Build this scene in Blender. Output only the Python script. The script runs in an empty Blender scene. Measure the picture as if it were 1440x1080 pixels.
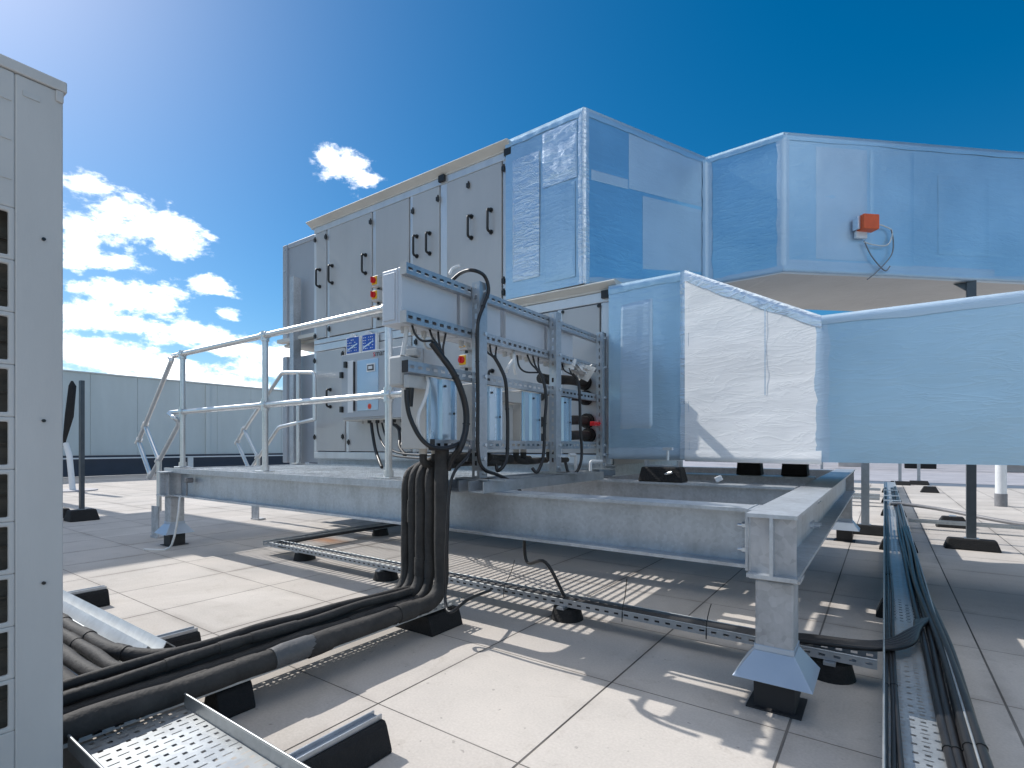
import bpy, math, random
from mathutils import Vector, Matrix, noise
random.seed(4)
S = bpy.context.scene
COL = S.collection
V = Vector
ORG = {}

SKY_ALT = 300.0
SKY_AIR = 1.0
SKY_DUST = 0.8
SKY_OZ = 4.0
SKY_HUE = 0.492
SKY_SAT = 1.42
SKY_VAL = 0.6
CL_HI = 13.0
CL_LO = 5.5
SKY_STR = 0.105
SUN_STR = 2.5
EXPO = 0.87
CLOUDS_AND_FILL = [(1.3004, 0.3667, 0.0411, 0.0202), (1.2179, 0.329, 0.0776, 0.0353), (1.2626, 0.3406, 0.0409, 0.0265), (1.3086, 0.2914, 0.0237, 0.0422), (1.2755, 0.2691, 0.0491, 0.0154), (1.3069, 0.2283, 0.022, 0.0131), (1.2406, 0.2263, 0.0705, 0.0299), (1.2922, 0.1955, 0.0521, 0.0247), (1.1402, 0.2629, 0.0321, 0.0157), (1.1144, 0.2171, 0.0264, 0.0125), (1.2451, 0.1867, 0.056, 0.0163), (1.1653, 0.1776, 0.0727, 0.0222), (1.1039, 0.1605, 0.0779, 0.0154), (1.3086, 0.1422, 0.0338, 0.0203), (1.2583, 0.1319, 0.0733, 0.0306), (1.1944, 0.1098, 0.0901, 0.0247), (1.0382, 0.1499, 0.083, 0.0133), (1.0824, 0.129, 0.0683, 0.021), (0.992, 0.1528, 0.074, 0.019), (1.1039, 0.098, 0.1334, 0.0183), (0.9258, 0.4659, 0.0517, 0.0272), (0.8885, 0.4558, 0.0317, 0.0139), (0.9539, 0.4785, 0.0254, 0.0133), (1.3475, 0.3192, 0.0237, 0.0601), (1.3624, 0.1456, 0.0462, 0.0644), (0.0, 1.53, 9.0, 0.47), (-2.2, 0.55, 0.55, 0.22), (-2.9, 0.35, 0.3, 0.12), (2.6, 0.25, 0.3, 0.06)]  # the out-of-view entries at the end are added to brighten the shade
# ------------------------------------------------------------------ mesh builder
class MB:
    def __init__(s): s.v = []; s.f = []; s.sm = []
    def add(s, vs, fs, smooth=False):
        o = len(s.v); s.v += [tuple(p) for p in vs]
        for f in fs: s.f.append(tuple(o + i for i in f)); s.sm.append(smooth)
        return s
    def box(s, x0, x1, y0, y1, z0, z1):
        vs = [(x, y, z) for z in (z0, z1) for y in (y0, y1) for x in (x0, x1)]
        return s.add(vs, [(0,2,3,1),(4,5,7,6),(0,1,5,4),(2,6,7,3),(0,4,6,2),(1,3,7,5)])
    def obox(s, c, u, v, w, a, b, d):
        c, u, v, w = V(c), V(u).normalized()*a, V(v).normalized()*b, V(w).normalized()*d
        vs = [c + u*i + v*j + w*k for k in (-1,1) for j in (-1,1) for i in (-1,1)]
        return s.add(vs, [(0,2,3,1),(4,5,7,6),(0,1,5,4),(2,6,7,3),(0,4,6,2),(1,3,7,5)])
    def frustum(s, c, a0, b0, z0, a1, b1, z1):
        x, y = c
        vs = [(x+i*a0, y+j*b0, z0) for j in (-1,1) for i in (-1,1)] + [(x+i*a1, y+j*b1, z1) for j in (-1,1) for i in (-1,1)]
        return s.add(vs, [(0,2,3,1),(4,5,7,6),(0,1,5,4),(2,6,7,3),(0,4,6,2),(1,3,7,5)])
    def prism(s, poly, ax, a0, a1):
        n = len(poly)
        def mk(p, a):
            if ax == 'x': return (a, p[0], p[1])
            if ax == 'y': return (p[0], a, p[1])
            return (p[0], p[1], a)
        vs = [mk(p, a0) for p in poly] + [mk(p, a1) for p in poly]
        fs = [tuple(range(n))[::-1], tuple(range(n, 2*n))] + [(i, (i+1) % n, n+(i+1) % n, n+i) for i in range(n)]
        return s.add(vs, fs)
    def tube(s, pts, r, n=10, caps=True, sm=True):
        pts = [V(p) for p in pts]
        P = [pts[0]]
        for p in pts[1:]:
            if (p - P[-1]).length > 1e-5: P.append(p)
        rs = r if isinstance(r, list) else [r]*len(P)
        t0 = (P[1]-P[0]).normalized()
        up = V((0,0,1)) if abs(t0.z) < .9 else V((1,0,0))
        nrm = (up - t0*up.dot(t0)).normalized()
        vs = []; 
        for i, p in enumerate(P):
            t = (P[min(i+1, len(P)-1)] - P[max(i-1, 0)]).normalized()
            nrm = (nrm - t*nrm.dot(t)).normalized(); b = t.cross(nrm)
            for k in range(n):
                a = 2*math.pi*k/n
                vs.append(p + (nrm*math.cos(a) + b*math.sin(a))*rs[i])
        fs = []
        for i in range(len(P)-1):
            for k in range(n):
                fs.append((i*n+k, i*n+(k+1) % n, (i+1)*n+(k+1) % n, (i+1)*n+k))
        s.add(vs, fs, sm)
        if caps:
            s.add(vs[:n], [tuple(range(n))[::-1]]); s.add(vs[-n:], [tuple(range(n))])
        return s
    def cyl(s, p0, p1, r0, r1=None, n=16, sm=True):
        return s.tube([p0, p1], [r0, r0 if r1 is None else r1], n, True, sm)
    def perf(s, o, u, v, nu, nv, cu, cv, hole):
        """a sheet of nu x nv cells; hole(i,j) gives half sizes (a,b) of a rectangular opening in the cell, or None"""
        o, u, v = V(o), V(u), V(v)
        for i in range(nu):
            for j in range(nv):
                x0, x1, y0, y1 = i*cu, (i+1)*cu, j*cv, (j+1)*cv
                h = hole(i, j)
                if not h:
                    s.add([o+u*x0+v*y0, o+u*x1+v*y0, o+u*x1+v*y1, o+u*x0+v*y1], [(0,1,2,3)]); continue
                cx, cy = (x0+x1)/2, (y0+y1)/2
                a, b = h
                q = [(x0,y0),(x1,y0),(x1,y1),(x0,y1),(cx-a,cy-b),(cx+a,cy-b),(cx+a,cy+b),(cx-a,cy+b)]
                s.add([o+u*p[0]+v*p[1] for p in q], [(0,1,5,4),(1,2,6,5),(2,3,7,6),(3,0,4,7)])
        return s
    def foil(s, a, b, c, d, nu, nv, amp, freq=(3., 9.), seed=0, smooth=True, drop=0.):
        """wrinkled quad a-b-c-d (a->b along, a->d up), flat at its border"""
        a, b, c, d = map(V, (a, b, c, d))
        nr = (b-a).cross(d-a).normalized()
        vs = []
        for j in range(nv+1):
            for i in range(nu+1):
                u, w = i/nu, j/nv
                p = (a*(1-u)+b*u)*(1-w) + (d*(1-u)+c*u)*w
                e = min(1, 6*min(u, 1-u, w, 1-w)*2)
                q = V((p.x*freq[0]+seed, p.y*freq[0], p.z*freq[1]))
                vs.append(p + nr*(noise.fractal(q, 1, 2, 4)*amp*e - (drop if i in (0, nu) or j in (0, nv) else 0)))
        fs = [(j*(nu+1)+i, j*(nu+1)+i+1, (j+1)*(nu+1)+i+1, (j+1)*(nu+1)+i) for j in range(nv) for i in range(nu)]
        return s.add(vs, fs, smooth)
    def build(s, name, mat, parent=None, bevel=0, org=None, seg=2):
        if parent is not None: o0 = ORG[parent.name]
        elif org is not None: o0 = V(org)
        else:
            xs, ys, zs = zip(*s.v)
            o0 = V(((min(xs)+max(xs))/2, (min(ys)+max(ys))/2, min(zs)))
        me = bpy.data.meshes.new(name)
        me.from_pydata([tuple(V(p)-o0) for p in s.v], [], s.f)
        for p, k in zip(me.polygons, s.sm): p.use_smooth = k
        me.update()
        ob = bpy.data.objects.new(name, me); COL.objects.link(ob)
        me.materials.append(mat)
        if parent is not None: ob.parent = parent
        else: ob.location = o0
        ORG[ob.name] = o0
        if bevel:
            m = ob.modifiers.new('bevel', 'BEVEL'); m.width = bevel; m.segments = seg; m.limit_method = 'ANGLE'; m.angle_limit = math.radians(40)
        return ob

def tag(o, label=None, cat=None, group=None, kind=None):
    if label: o['label'] = label
    if cat: o['category'] = cat
    if group: o['group'] = group
    if kind: o['kind'] = kind
    return o
def thing(name, label, cat, loc, group=None):
    o = bpy.data.objects.new(name, None); COL.objects.link(o)
    o.location = loc; o.empty_display_size = .1; ORG[o.name] = V(loc)
    return tag(o, label, cat, group)
def copy_tree(o, loc=None, label=None, parent=None):
    c = o.copy(); COL.objects.link(c)
    ORG[c.name] = V(loc) if loc is not None else ORG[o.name]
    if parent is not None: c.parent = parent
    if loc is not None: c.location = loc
    if label: c['label'] = label
    for ch in list(o.children): copy_tree(ch, None, None, c)
    return c
def bend(pts, rad, seg=6):
    pts = [V(p) for p in pts]; out = [pts[0]]
    for i in range(1, len(pts)-1):
        a, b, c = pts[i-1], pts[i], pts[i+1]
        r = min(rad, (a-b).length*.49, (c-b).length*.49)
        p, q = b + (a-b).normalized()*r, b + (c-b).normalized()*r
        for k in range(seg+1):
            t = k/seg; out.append(p*(1-t)**2 + b*2*t*(1-t) + q*t*t)
    return out + [pts[-1]]
def spline(pts, seg=7):
    pts = [V(p) for p in pts]; P = [pts[0]*2-pts[1]] + pts + [pts[-1]*2-pts[-2]]; out = []
    for i in range(1, len(P)-2):
        a, b, c, d = P[i-1], P[i], P[i+1], P[i+2]
        for k in range(seg):
            t = k/seg
            out.append(.5*((2*b) + (c-a)*t + (2*a-5*b+4*c-d)*t*t + (3*b-a-3*c+d)*t**3))
    return out + [pts[-1]]

# ------------------------------------------------------------------ materials
class N:
    def __init__(s, tree): s.t = tree; s.n = tree.nodes; s.l = tree.links
    def __call__(s, typ, ins=None, **kw):
        nd = s.n.new(typ)
        for k, v in kw.items(): setattr(nd, k, v)
        for k, v in (ins or {}).items():
            if isinstance(v, bpy.types.NodeSocket): s.l.new(v, nd.inputs[k])
            else: nd.inputs[k].default_value = v
        return nd
    def m(s, op, a, b=0.0, c=0.0): return s('ShaderNodeMath', {0: a, 1: b, 2: c}, operation=op).outputs[0]
    def ramp(s, fac, stops):
        r = s('ShaderNodeValToRGB', {0: fac}); e = r.color_ramp.elements
        while len(e) < len(stops): e.new(.5)
        for x, (p, c) in zip(e, stops): x.position = p; x.color = c if len(c) == 4 else (*c, 1)
        return r.outputs[0]
    def mix(s, f, a, b, typ='MIX'):
        nd = s('ShaderNodeMix', data_type='RGBA', blend_type=typ)
        for k, v in ((0, f), (6, a), (7, b)):
            if isinstance(v, bpy.types.NodeSocket): s.l.new(v, nd.inputs[k])
            else: nd.inputs[k].default_value = v if k == 0 else ((*v, 1) if len(v) == 3 else v)
        return nd.outputs[2]
def c4(c): return (*c, 1)
def new_mat(name):
    m = bpy.data.materials.new(name); m.use_nodes = True
    n = N(m.node_tree); b = m.node_tree.nodes['Principled BSDF']
    return m, n, b
def mat(name, col, rough=.5, metal=0., var=.12, scale=6., bump=0., bscale=40., spec=.5, stretch=(1,1,1), rvar=.12):
    """one surface: base colour broken up by noise, noisy gloss, optional fine bump"""
    m, n, b = new_mat(name)
    tc = n('ShaderNodeTexCoord'); g = n('ShaderNodeNewGeometry')
    mp = n('ShaderNodeMapping', {'Vector': g.outputs['Position'], 'Scale': stretch})
    nz = n('ShaderNodeTexNoise', {'Vector': mp.outputs[0], 'Scale': scale, 'Detail': 8., 'Roughness': .62})
    f = nz.outputs[0]
    lo = tuple(max(0, x*(1-var)) for x in col); hi = tuple(min(1, x*(1+var)) for x in col)
    n.l.new(n.ramp(f, [(.3, lo), (.7, hi)]), b.inputs['Base Color'])
    n.l.new(n.m('ADD', n.m('MULTIPLY', n.m('SUBTRACT', f, .5), rvar*2), rough), b.inputs['Roughness'])
    b.inputs['Metallic'].default_value = metal
    b.inputs['Specular IOR Level'].default_value = spec
    if bump:
        nb = n('ShaderNodeTexNoise', {'Vector': mp.outputs[0], 'Scale': bscale, 'Detail': 4.})
        bp = n('ShaderNodeBump', {'Strength': bump, 'Distance': .01, 'Height': nb.outputs[0]})
        n.l.new(bp.outputs[0], b.inputs['Normal'])
    return m
def galv(name, col, rough, metal, spang=75., var=.20):
    """hot-dip galvanised steel: crystal spangle, cloudy runs, dull patches"""
    m, n, b = new_mat(name)
    g = n('ShaderNodeNewGeometry')
    vo = n('ShaderNodeTexVoronoi', {'Vector': g.outputs['Position'], 'Scale': spang})
    nz = n('ShaderNodeTexNoise', {'Vector': g.outputs['Position'], 'Scale': 5., 'Detail': 9., 'Roughness': .65})
    mp = n('ShaderNodeMapping', {'Vector': g.outputs['Position'], 'Scale': (9., 9., 1.6)})
    n2 = n('ShaderNodeTexNoise', {'Vector': mp.outputs[0], 'Scale': 2., 'Detail': 5.})
    f = n.m('ADD', n.m('MULTIPLY', vo.outputs['Color'], .16), n.m('ADD', n.m('MULTIPLY', nz.outputs[0], .55), n.m('MULTIPLY', n2.outputs[0], .35)))
    lo = tuple(x*(1-var) for x in col); hi = tuple(min(1, x*(1+var)) for x in col)
    n.l.new(n.ramp(f, [(.34, lo), (.66, hi)]), b.inputs['Base Color'])
    n.l.new(n.m('ADD', n.m('MULTIPLY', nz.outputs[0], .3), rough-.15), b.inputs['Roughness'])
    b.inputs['Metallic'].default_value = metal
    bp = n('ShaderNodeBump', {'Strength': .08, 'Distance': .01, 'Height': nz.outputs[0]})
    n.l.new(bp.outputs[0], b.inputs['Normal'])
    return m
def foil_mat(name, col, rough, metal, bump=.35, vert=.5):
    """glossy wrap film over insulation: long soft creases and fine crinkle"""
    m, n, b = new_mat(name)
    g = n('ShaderNodeNewGeometry')
    mp = n('ShaderNodeMapping', {'Vector': g.outputs['Position'], 'Scale': (1.1, 1.1, 6.)})
    a = n('ShaderNodeTexNoise', {'Vector': mp.outputs[0], 'Scale': 2.2, 'Detail': 6., 'Roughness': .6, 'Distortion': .6})
    mq = n('ShaderNodeMapping', {'Vector': g.outputs['Position'], 'Scale': (5., 5., .7)})
    c = n('ShaderNodeTexNoise', {'Vector': mq.outputs[0], 'Scale': 1.6, 'Detail': 5.})
    fine = n('ShaderNodeTexNoise', {'Vector': g.outputs['Position'], 'Scale': 26., 'Detail': 4.})
    dirt = n('ShaderNodeTexNoise', {'Vector': g.outputs['Position'], 'Scale': 1.3, 'Detail': 6.})
    # crisp thin creases: ridged noise along the sheet
    mr = n('ShaderNodeMapping', {'Vector': g.outputs['Position'], 'Scale': (1.6, 1.6, 7.)})
    rn = n('ShaderNodeTexNoise', {'Vector': mr.outputs[0], 'Scale': 2.6, 'Detail': 3., 'Roughness': .5, 'Distortion': .9})
    rid = n.m('POWER', n.m('SUBTRACT', 1., n.m('ABSOLUTE', n.m('MULTIPLY', n.m('SUBTRACT', rn.outputs[0], .5), 5.))), 7.)
    rid = n.m('MAXIMUM', rid, 0.)
    h = n.m('ADD', n.m('ADD', n.m('MULTIPLY', a.outputs[0], 1.), n.m('MULTIPLY', c.outputs[0], vert)), n.m('ADD', n.m('MULTIPLY', fine.outputs[0], .12), n.m('MULTIPLY', rid, .30)))
    bp = n('ShaderNodeBump', {'Strength': bump, 'Distance': .03, 'Height': h})
    n.l.new(bp.outputs[0], b.inputs['Normal'])
    lo = tuple(x*.9 for x in col); hi = tuple(min(1, x*1.06) for x in col)
    n.l.new(n.ramp(dirt.outputs[0], [(.35, lo), (.65, hi)]), b.inputs['Base Color'])
    n.l.new(n.m('ADD', n.m('MULTIPLY', dirt.outputs[0], .16), rough-.08), b.inputs['Roughness'])
    b.inputs['Metallic'].default_value = metal
    return m

def paver_mat():
    m, n, b = new_mat('paver')
    g = n('ShaderNodeNewGeometry'); sp = n('ShaderNodeSeparateXYZ', {0: g.outputs['Position']})
    wob = n('ShaderNodeTexNoise', {'Vector': g.outputs['Position'], 'Scale': 1.7, 'Detail': 2.})
    def axis(o, off, pitch):
        t = n.m('DIVIDE', n.m('SUBTRACT', o, off), pitch)
        cell = n.m('FLOOR', t); fr = n.m('SUBTRACT', t, cell)
        d = n.m('MULTIPLY', n.m('MINIMUM', fr, n.m('SUBTRACT', 1., fr)), pitch)
        return cell, d
    cx, dx = axis(sp.outputs[0], -1.44, .595)
    cy, dy = axis(sp.outputs[1], 1.222, .625)
    d = n.m('ADD', n.m('MINIMUM', n.m('SUBTRACT', dx, .0010), n.m('ADD', dy, .0006)), n.m('MULTIPLY', n.m('SUBTRACT', wob.outputs[0], .5), .003))
    cv = n('ShaderNodeCombineXYZ', {0: cx, 1: cy})
    wn = n('ShaderNodeTexWhiteNoise', {'Vector': cv.outputs[0]}, noise_dimensions='2D')
    big = n('ShaderNodeTexNoise', {'Vector': g.outputs['Position'], 'Scale': 1.1, 'Detail': 8., 'Roughness': .65})
    fine = n('ShaderNodeTexNoise', {'Vector': g.outputs['Position'], 'Scale': 120., 'Detail': 3.})
    sp2 = n('ShaderNodeTexNoise', {'Vector': g.outputs['Position'], 'Scale': 7., 'Detail': 9., 'Roughness': .72, 'Distortion': .8})
    base = n.mix(wn.outputs[0], (.50, .452, .408), (.575, .527, .478))
    base = n.mix(n.ramp(big.outputs[0], [(.36, (0,0,0)), (.66, (.85,.85,.85))]), base, (.43, .40, .37))
    base = n.mix(n.ramp(sp2.outputs[0], [(.56, (0,0,0)), (.72, (.55,.55,.55))]), base, (.34, .295, .25))
    blot = n('ShaderNodeTexNoise', {'Vector': g.outputs['Position'], 'Scale': .55, 'Detail': 7., 'Roughness': .6, 'Distortion': 1.2})
    base = n.mix(n.ramp(blot.outputs[0], [(.49, (0,0,0)), (.58, (.40,.40,.40)), (.63, (.12,.12,.12)), (.8, (.35,.35,.35))]), base, (.36, .325, .285))
    spk = n('ShaderNodeTexNoise', {'Vector': g.outputs['Position'], 'Scale': 38., 'Detail': 2.})
    base = n.mix(n.ramp(spk.outputs[0], [(.70, (0,0,0)), (.76, (.6,.6,.6))]), base, (.20, .18, .16))
    base = n.mix(.15, base, n.ramp(fine.outputs[0], [(.3, (.30,.28,.26)), (.7, (.74,.70,.66))]))
    # grime hugging the joints, patchy
    gr = n.m('MULTIPLY', n('ShaderNodeMapRange', {0: d, 1: .002, 2: .05, 3: 1., 4: 0.}).outputs[0], n.ramp(big.outputs[0], [(.45, (0,0,0)), (.7, (.8,.8,.8))]))
    base = n.mix(gr, base, (.24, .21, .185))
    # rust stain under the frame
    rs = n('ShaderNodeVectorMath', {0: g.outputs['Position'], 1: (-4.35, 3.05, 0)}, operation='SUBTRACT')
    rs = n('ShaderNodeVectorMath', {0: rs.outputs[0], 1: (2.2, 5., 1.)}, operation='MULTIPLY')
    ln = n('ShaderNodeVectorMath', {0: rs.outputs[0]}, operation='LENGTH').outputs['Value']
    rf = n.m('MULTIPLY', n('ShaderNodeMapRange', {0: n.m('ADD', ln, n.m('MULTIPLY', sp2.outputs[0], .8)), 1: .5, 2: 1.2, 3: .75, 4: 0.}).outputs[0], 1.)
    base = n.mix(rf, base, (.42, .17, .05))
    j = n('ShaderNodeMapRange', {0: d, 1: .0017, 2: .0034, 3: 1., 4: 0.}).outputs[0]
    base = n.mix(n.m('MULTIPLY', j, n('ShaderNodeMapRange', {0: wob.outputs[0], 1: .35, 2: .6, 3: .6, 4: 1.}).outputs[0]), base, (.06, .055, .05))
    n.l.new(base, b.inputs['Base Color'])
    b.inputs['Roughness'].default_value = .86
    b.inputs['Specular IOR Level'].default_value = .25
    h = n.m('ADD', n.m('MULTIPLY', j, -1.), n.m('MULTIPLY', fine.outputs[0], .12))
    bp = n('ShaderNodeBump', {'Strength': .6, 'Distance': .006, 'Height': h})
    n.l.new(bp.outputs[0], b.inputs['Normal'])
    return m

M = {}
M['paver'] = paver_mat()
M['membrane'] = mat('membrane', (.36, .35, .37), .7, 0, .18, 1.2, .2, 30)
M['gutter'] = mat('gutter', (.13, .15, .18), .6, 0, .2, 2.)
M['terrain'] = mat('terrain', (.16, .17, .13), .9, 0, .4, .02)
M['clad'] = mat('clad', (.58, .62, .62), .42, .0, .07, 1.5, stretch=(1,1,.25))
M['clad_dark'] = mat('clad_dark', (.035, .045, .07), .5, 0, .15, 2)
M['white'] = mat('white', (.72, .73, .74), .4, 0, .05, 4)
M['unit'] = mat('unit', (.53, .525, .515), .5, 0, .10, 3., .04, 220, stretch=(1,1,.3))
M['grille_dark'] = mat('grille_dark', (.085, .075, .06), .6, .2, .4, 14, .4, 90)
M['panel'] = mat('panel', (.475, .48, .485), .36, .12, .075, 2.2, .02, 200, stretch=(1,1,.22))
M['panel_hood'] = mat('panel_hood', (.38, .41, .455), .36, .15, .06, 2.)
M['seam'] = mat('seam', (.03, .03, .032), .7)
M['alu'] = mat('alu', (.62, .65, .68), .36, .45, .08, 9, stretch=(1,1,.2))
M['cream'] = mat('cream', (.62, .605, .565), .5, .0, .07, 3)
M['zig'] = galv('zig', (.50, .52, .53), .52, .45, 60., .12)
M['galv'] = galv('galv', (.46, .49, .525), .46, .60)
M['galv_leg'] = galv('galv_leg', (.42, .425, .44), .58, .35, 40., .3)
M['strut'] = galv('strut', (.41, .44, .475), .40, .72, 60., .14)
M['rail'] = galv('rail', (.66, .675, .68), .34, .85, 90., .10)
M['tray'] = galv('tray', (.42, .44, .45), .44, .6, 50., .14)
M['flash'] = mat('flash', (.43, .50, .59), .42, .35, .06, 4)
M['foil'] = foil_mat('foil', (.45, .63, .77), .36, .62, .085)
M['foil_blue'] = foil_mat('foil_blue', (.37, .61, .775), .32, .74, .085)
M['foil_dull'] = foil_mat('foil_dull', (.50, .635, .765), .44, .48, .10)
M['foil_white'] = foil_mat('foil_white', (.92, .925, .93), .42, .0, .10, .2)
M['foil_under'] = foil_mat('foil_under', (.53, .53, .525), .5, .0, .2)
M['tape'] = foil_mat('tape', (.66, .75, .84), .28, .6, .22, 1.)
M['foam'] = mat('foam', (.046, .043, .041), .72, 0, .35, 11, .35, 60, .35)
M['rubber'] = mat('rubber', (.016, .016, .017), .7, 0, .3, 30, .5, 120, .3)
M['cable'] = mat('cable', (.018, .018, .02), .42, 0, .2, 20)
M['cable_grey'] = mat('cable_grey', (.20, .20, .21), .45, 0, .15, 20)
M['cable_white'] = mat('cable_white', (.68, .68, .67), .45, 0, .08, 20)
M['plastic_grey'] = mat('plastic_grey', (.50, .505, .50), .45, 0, .06, 8)
M['plastic_black'] = mat('plastic_black', (.014, .015, .016), .4)
M['kit'] = mat('kit', (.52, .50, .47), .5, 0, .06, 6)
M['kit_face'] = mat('kit_face', (.55, .68, .80), .26, .72, .08, 5, stretch=(1,1,.2))
M['box_face'] = mat('box_face', (.56, .59, .635), .40, .1, .05, 4)
M['cabinet'] = mat('cabinet', (.42, .45, .485), .42, 0, .04, 4)
M['window'] = mat('window', (.42, .53, .65), .16, .25, .05, 3)
M['red'] = mat('red', (.62, .02, .025), .35)
M['yellow'] = mat('yellow', (.80, .47, .02), .4)
M['orange'] = mat('orange', (.78, .12, .03), .45, 0, .1, 10)
M['blue'] = mat('blue', (.015, .09, .42), .45, 0, .08, 10)
M['grate'] = galv('grate', (.72, .74, .76), .34, .65, 120., .3)
M['post_dark'] = mat('post_dark', (.10, .115, .13), .42, .55, .15, 12)
M['coil'] = mat('coil', (.115, .105, .088), .6, .1, .35, 3., .5, 60, stretch=(1,1,14))
M['wrap'] = mat('wrap', (.11, .11, .112), .5, 0, .2, 20, .4, 40)
M['ink'] = mat('ink', (.03, .03, .035), .5)
M['bolt'] = galv('bolt', (.62, .66, .70), .36, .8, 90., .1)

# ================================================================== SETTING
def sheet(name, x0, x1, y0, y1, z, m):
    o = MB().add([(x0,y0,z),(x1,y0,z),(x1,y1,z),(x0,y1,z)], [(0,1,2,3)]).build(name, m, org=(0,0,z)); tag(o, kind='structure'); return o
sheet('terrain', -1500, 1500, -1500, 1500, -14., M['terrain'])
MB().box(-19.4, 26, -14, 46, -13.9, -.012).build('roof_slab', M['membrane'])
tag(bpy.data.objects['roof_slab'], kind='structure')
sheet('paving', -19.0, 20, -12, 15.2, 0., M['paver'])
sheet('gutter', -19.0, 26, 15.2, 16.4, -.006, M['gutter'])
sheet('roof_membrane', -19.0, 26, 16.4, 45, -.002, M['membrane'])

# ---- screen wall far left, dark upstand below, thin white rail in front
w = thing('screen_wall', 'long pale grey clad plant screen wall with dark upstand behind the platform', 'wall', (-19.05, 10, 0))
b = MB()
y = -3.0
while y < 42:
    b.box(-19.2, -19.05, y, y+1.194, .62, 3.03); y += 1.2
b.build('cladding', M['clad'], w, .006)
MB().box(-19.14, -19.07, -3, 42, .63, 3.0).build('joint_backing', M['gutter'], w)
MB().box(-19.3, -19.0, -3, 42, 3.03, 3.07).build('coping', M['clad'], w, .01)
MB().box(-19.3, -18.98, -3, 42, .012, .615).build('upstand', M['clad_dark'], w)
for yy in (8.6, 13.4):
    MB().box(-19.045, -18.99, yy, yy+.14, .62, 2.99).build('post', M['clad'], w, .006)
g = thing('barrier_rail', 'thin white low rail on short posts along the foot of the grey screen wall', 'rail', (-18.7, 9, 0))
MB().box(-18.72, -18.66, -3, 40, .52, .56).build('rail', M['white'], g)
for yy in (3.2, 7.9, 12.2, 16.5):
    MB().box(-18.74, -18.68, yy, yy+.16, 0, .52).build('post', M['white'], g)

# ---- unseen raised box beyond the condenser, added to shade a band of paving
t = thing('shade_caster', 'unseen pale box on tall posts behind the condenser unit, added to shade the left paving', 'duct', (-13.6, -3, 0))
MB().box(-13.9, -13.4, -9, 3.05, 5.2, 7.95).build('casing', M['clad'], t)
for yy in (-7., -2.5, 2.4):
    MB().box(-13.75, -13.55, yy, yy+.2, 0, 5.195).build('post', M['galv'], t)

# ================================================================== LEFT CONDENSER
UX, UE = -1.5, .376
u = thing('condenser_unit', 'tall off-white condenser unit with square dark grille openings at the left edge', 'condenser', (-1.85, -.05, .06))
yg, zg, cu, cv = .296, 1.403, .205, .1105        # grille edge, grille top, cell size
b = MB()
b.perf((UX, yg-3*cu, zg-10*cv), (0,1,0), (0,0,1), 3, 10, cu, cv, lambda i, j: (.092, .0452))
y0 = yg-3*cu
for (ya, yb, za, zb_) in ((yg, UE, .1, 1.69), (-.45, y0, .1, 1.69), (y0, yg, zg, 1.69), (y0, yg, .1, zg-10*cv)):
    b.add([(UX,ya,za),(UX,yb,za),(UX,yb,zb_),(UX,ya,zb_)], [(0,1,2,3)])
sd = b.build('front_panel', M['unit'], u)
md = sd.modifiers.new('thick', 'SOLIDIFY'); md.thickness = .010; md.offset = -1
bv = sd.modifiers.new('bevel', 'BEVEL'); bv.width = .003; bv.segments = 2; bv.limit_method = 'ANGLE'
MB().box(-2.2, UX-.02, UE-.016, UE, .1, 1.69).box(-2.2, UX-.02, -.45, -.434, .1, 1.69).box(-2.2, -2.184, -.433, UE-.017, .1, 1.69).box(-2.2, UX-.012, -.45, UE, .06, .098).build('casing', M['unit'], u)
MB().box(-2.206, UX+.005, -.456, UE+.006, 1.691, 1.715).box(UX+.0005, UX+.005, UE-.014, UE, 1.665, 1.69).build('lid', M['unit'], u, .005)
MB().box(UX-.075, UX-.05, -.42, UE-.03, .11, 1.45).build('coil', M['coil'], u)
for k in range(10):
    MB().box(UX-.048, UX-.042, -.42, UE-.03, .2985+cv*k+.052, .2985+cv*k+.056).build('coil_tube', M['grille_dark'], u)
for zz in (1.352, .955, .60): MB().cyl((UX, UE-.034, zz), (UX+.004, UE-.034, zz), .0036, n=8).build('screw', M['plastic_black'], u)
MB().box(UX+.0003, UX+.002, UE-.068, UE-.04, 1.648, 1.660).build('badge', M['plastic_grey'], u)
for k, zz in enumerate((1.628, 1.545, 1.462)): MB().prism([(-.40, zz), (.29, zz-.001), (.29, zz+.002), (-.40, zz+.003)], 'x', UX+.0003, UX+.0022).build('pressed_rib', M['unit'], u)
for x0 in (-2.15, -1.66): MB().box(x0, x0+.1, -.42, UE-.03, 0, .06).build('mounting_foot', M['rubber'], u)

# ================================================================== PLATFORM FRAME
ZB, ZT = .45, .67
fr = thing('platform_frame', 'galvanised steel beam platform on short legs carrying the air handling unit', 'steel frame', (-2.9, 3.9, 0))
def ibeam(y0, y1, tf=.013, tw=.011):
    c = (y0+y1)/2
    return [(y0,ZB),(y1,ZB),(y1,ZB+tf),(c+tw/2,ZB+tf),(c+tw/2,ZT-tf),(y1,ZT-tf),(y1,ZT),(y0,ZT),(y0,ZT-tf),(c-tw/2,ZT-tf),(c-tw/2,ZB+tf),(y0,ZB+tf)]
def beam(y0, y1, x0, x1, name='beam'): return MB().prism(ibeam(y0, y1), 'x', x0, x1).build(name, M['galv'], fr)
beam(2.07, 2.22, -5.20, -.415, 'front_beam')
beam(3.25, 3.40, -5.20, -.40); beam(5.82, 5.97, -5.20, -.40)
MB().prism([(p[0], p[1]) for p in ibeam(-.385, -.230)], 'y', 1.93, 6.12).build('end_beam', M['galv'], fr)
MB().prism([(p[0], p[1]) for p in ibeam(-5.36, -5.205)], 'y', 2.0, 6.12).build('end_beam', M['galv'], fr)
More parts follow.
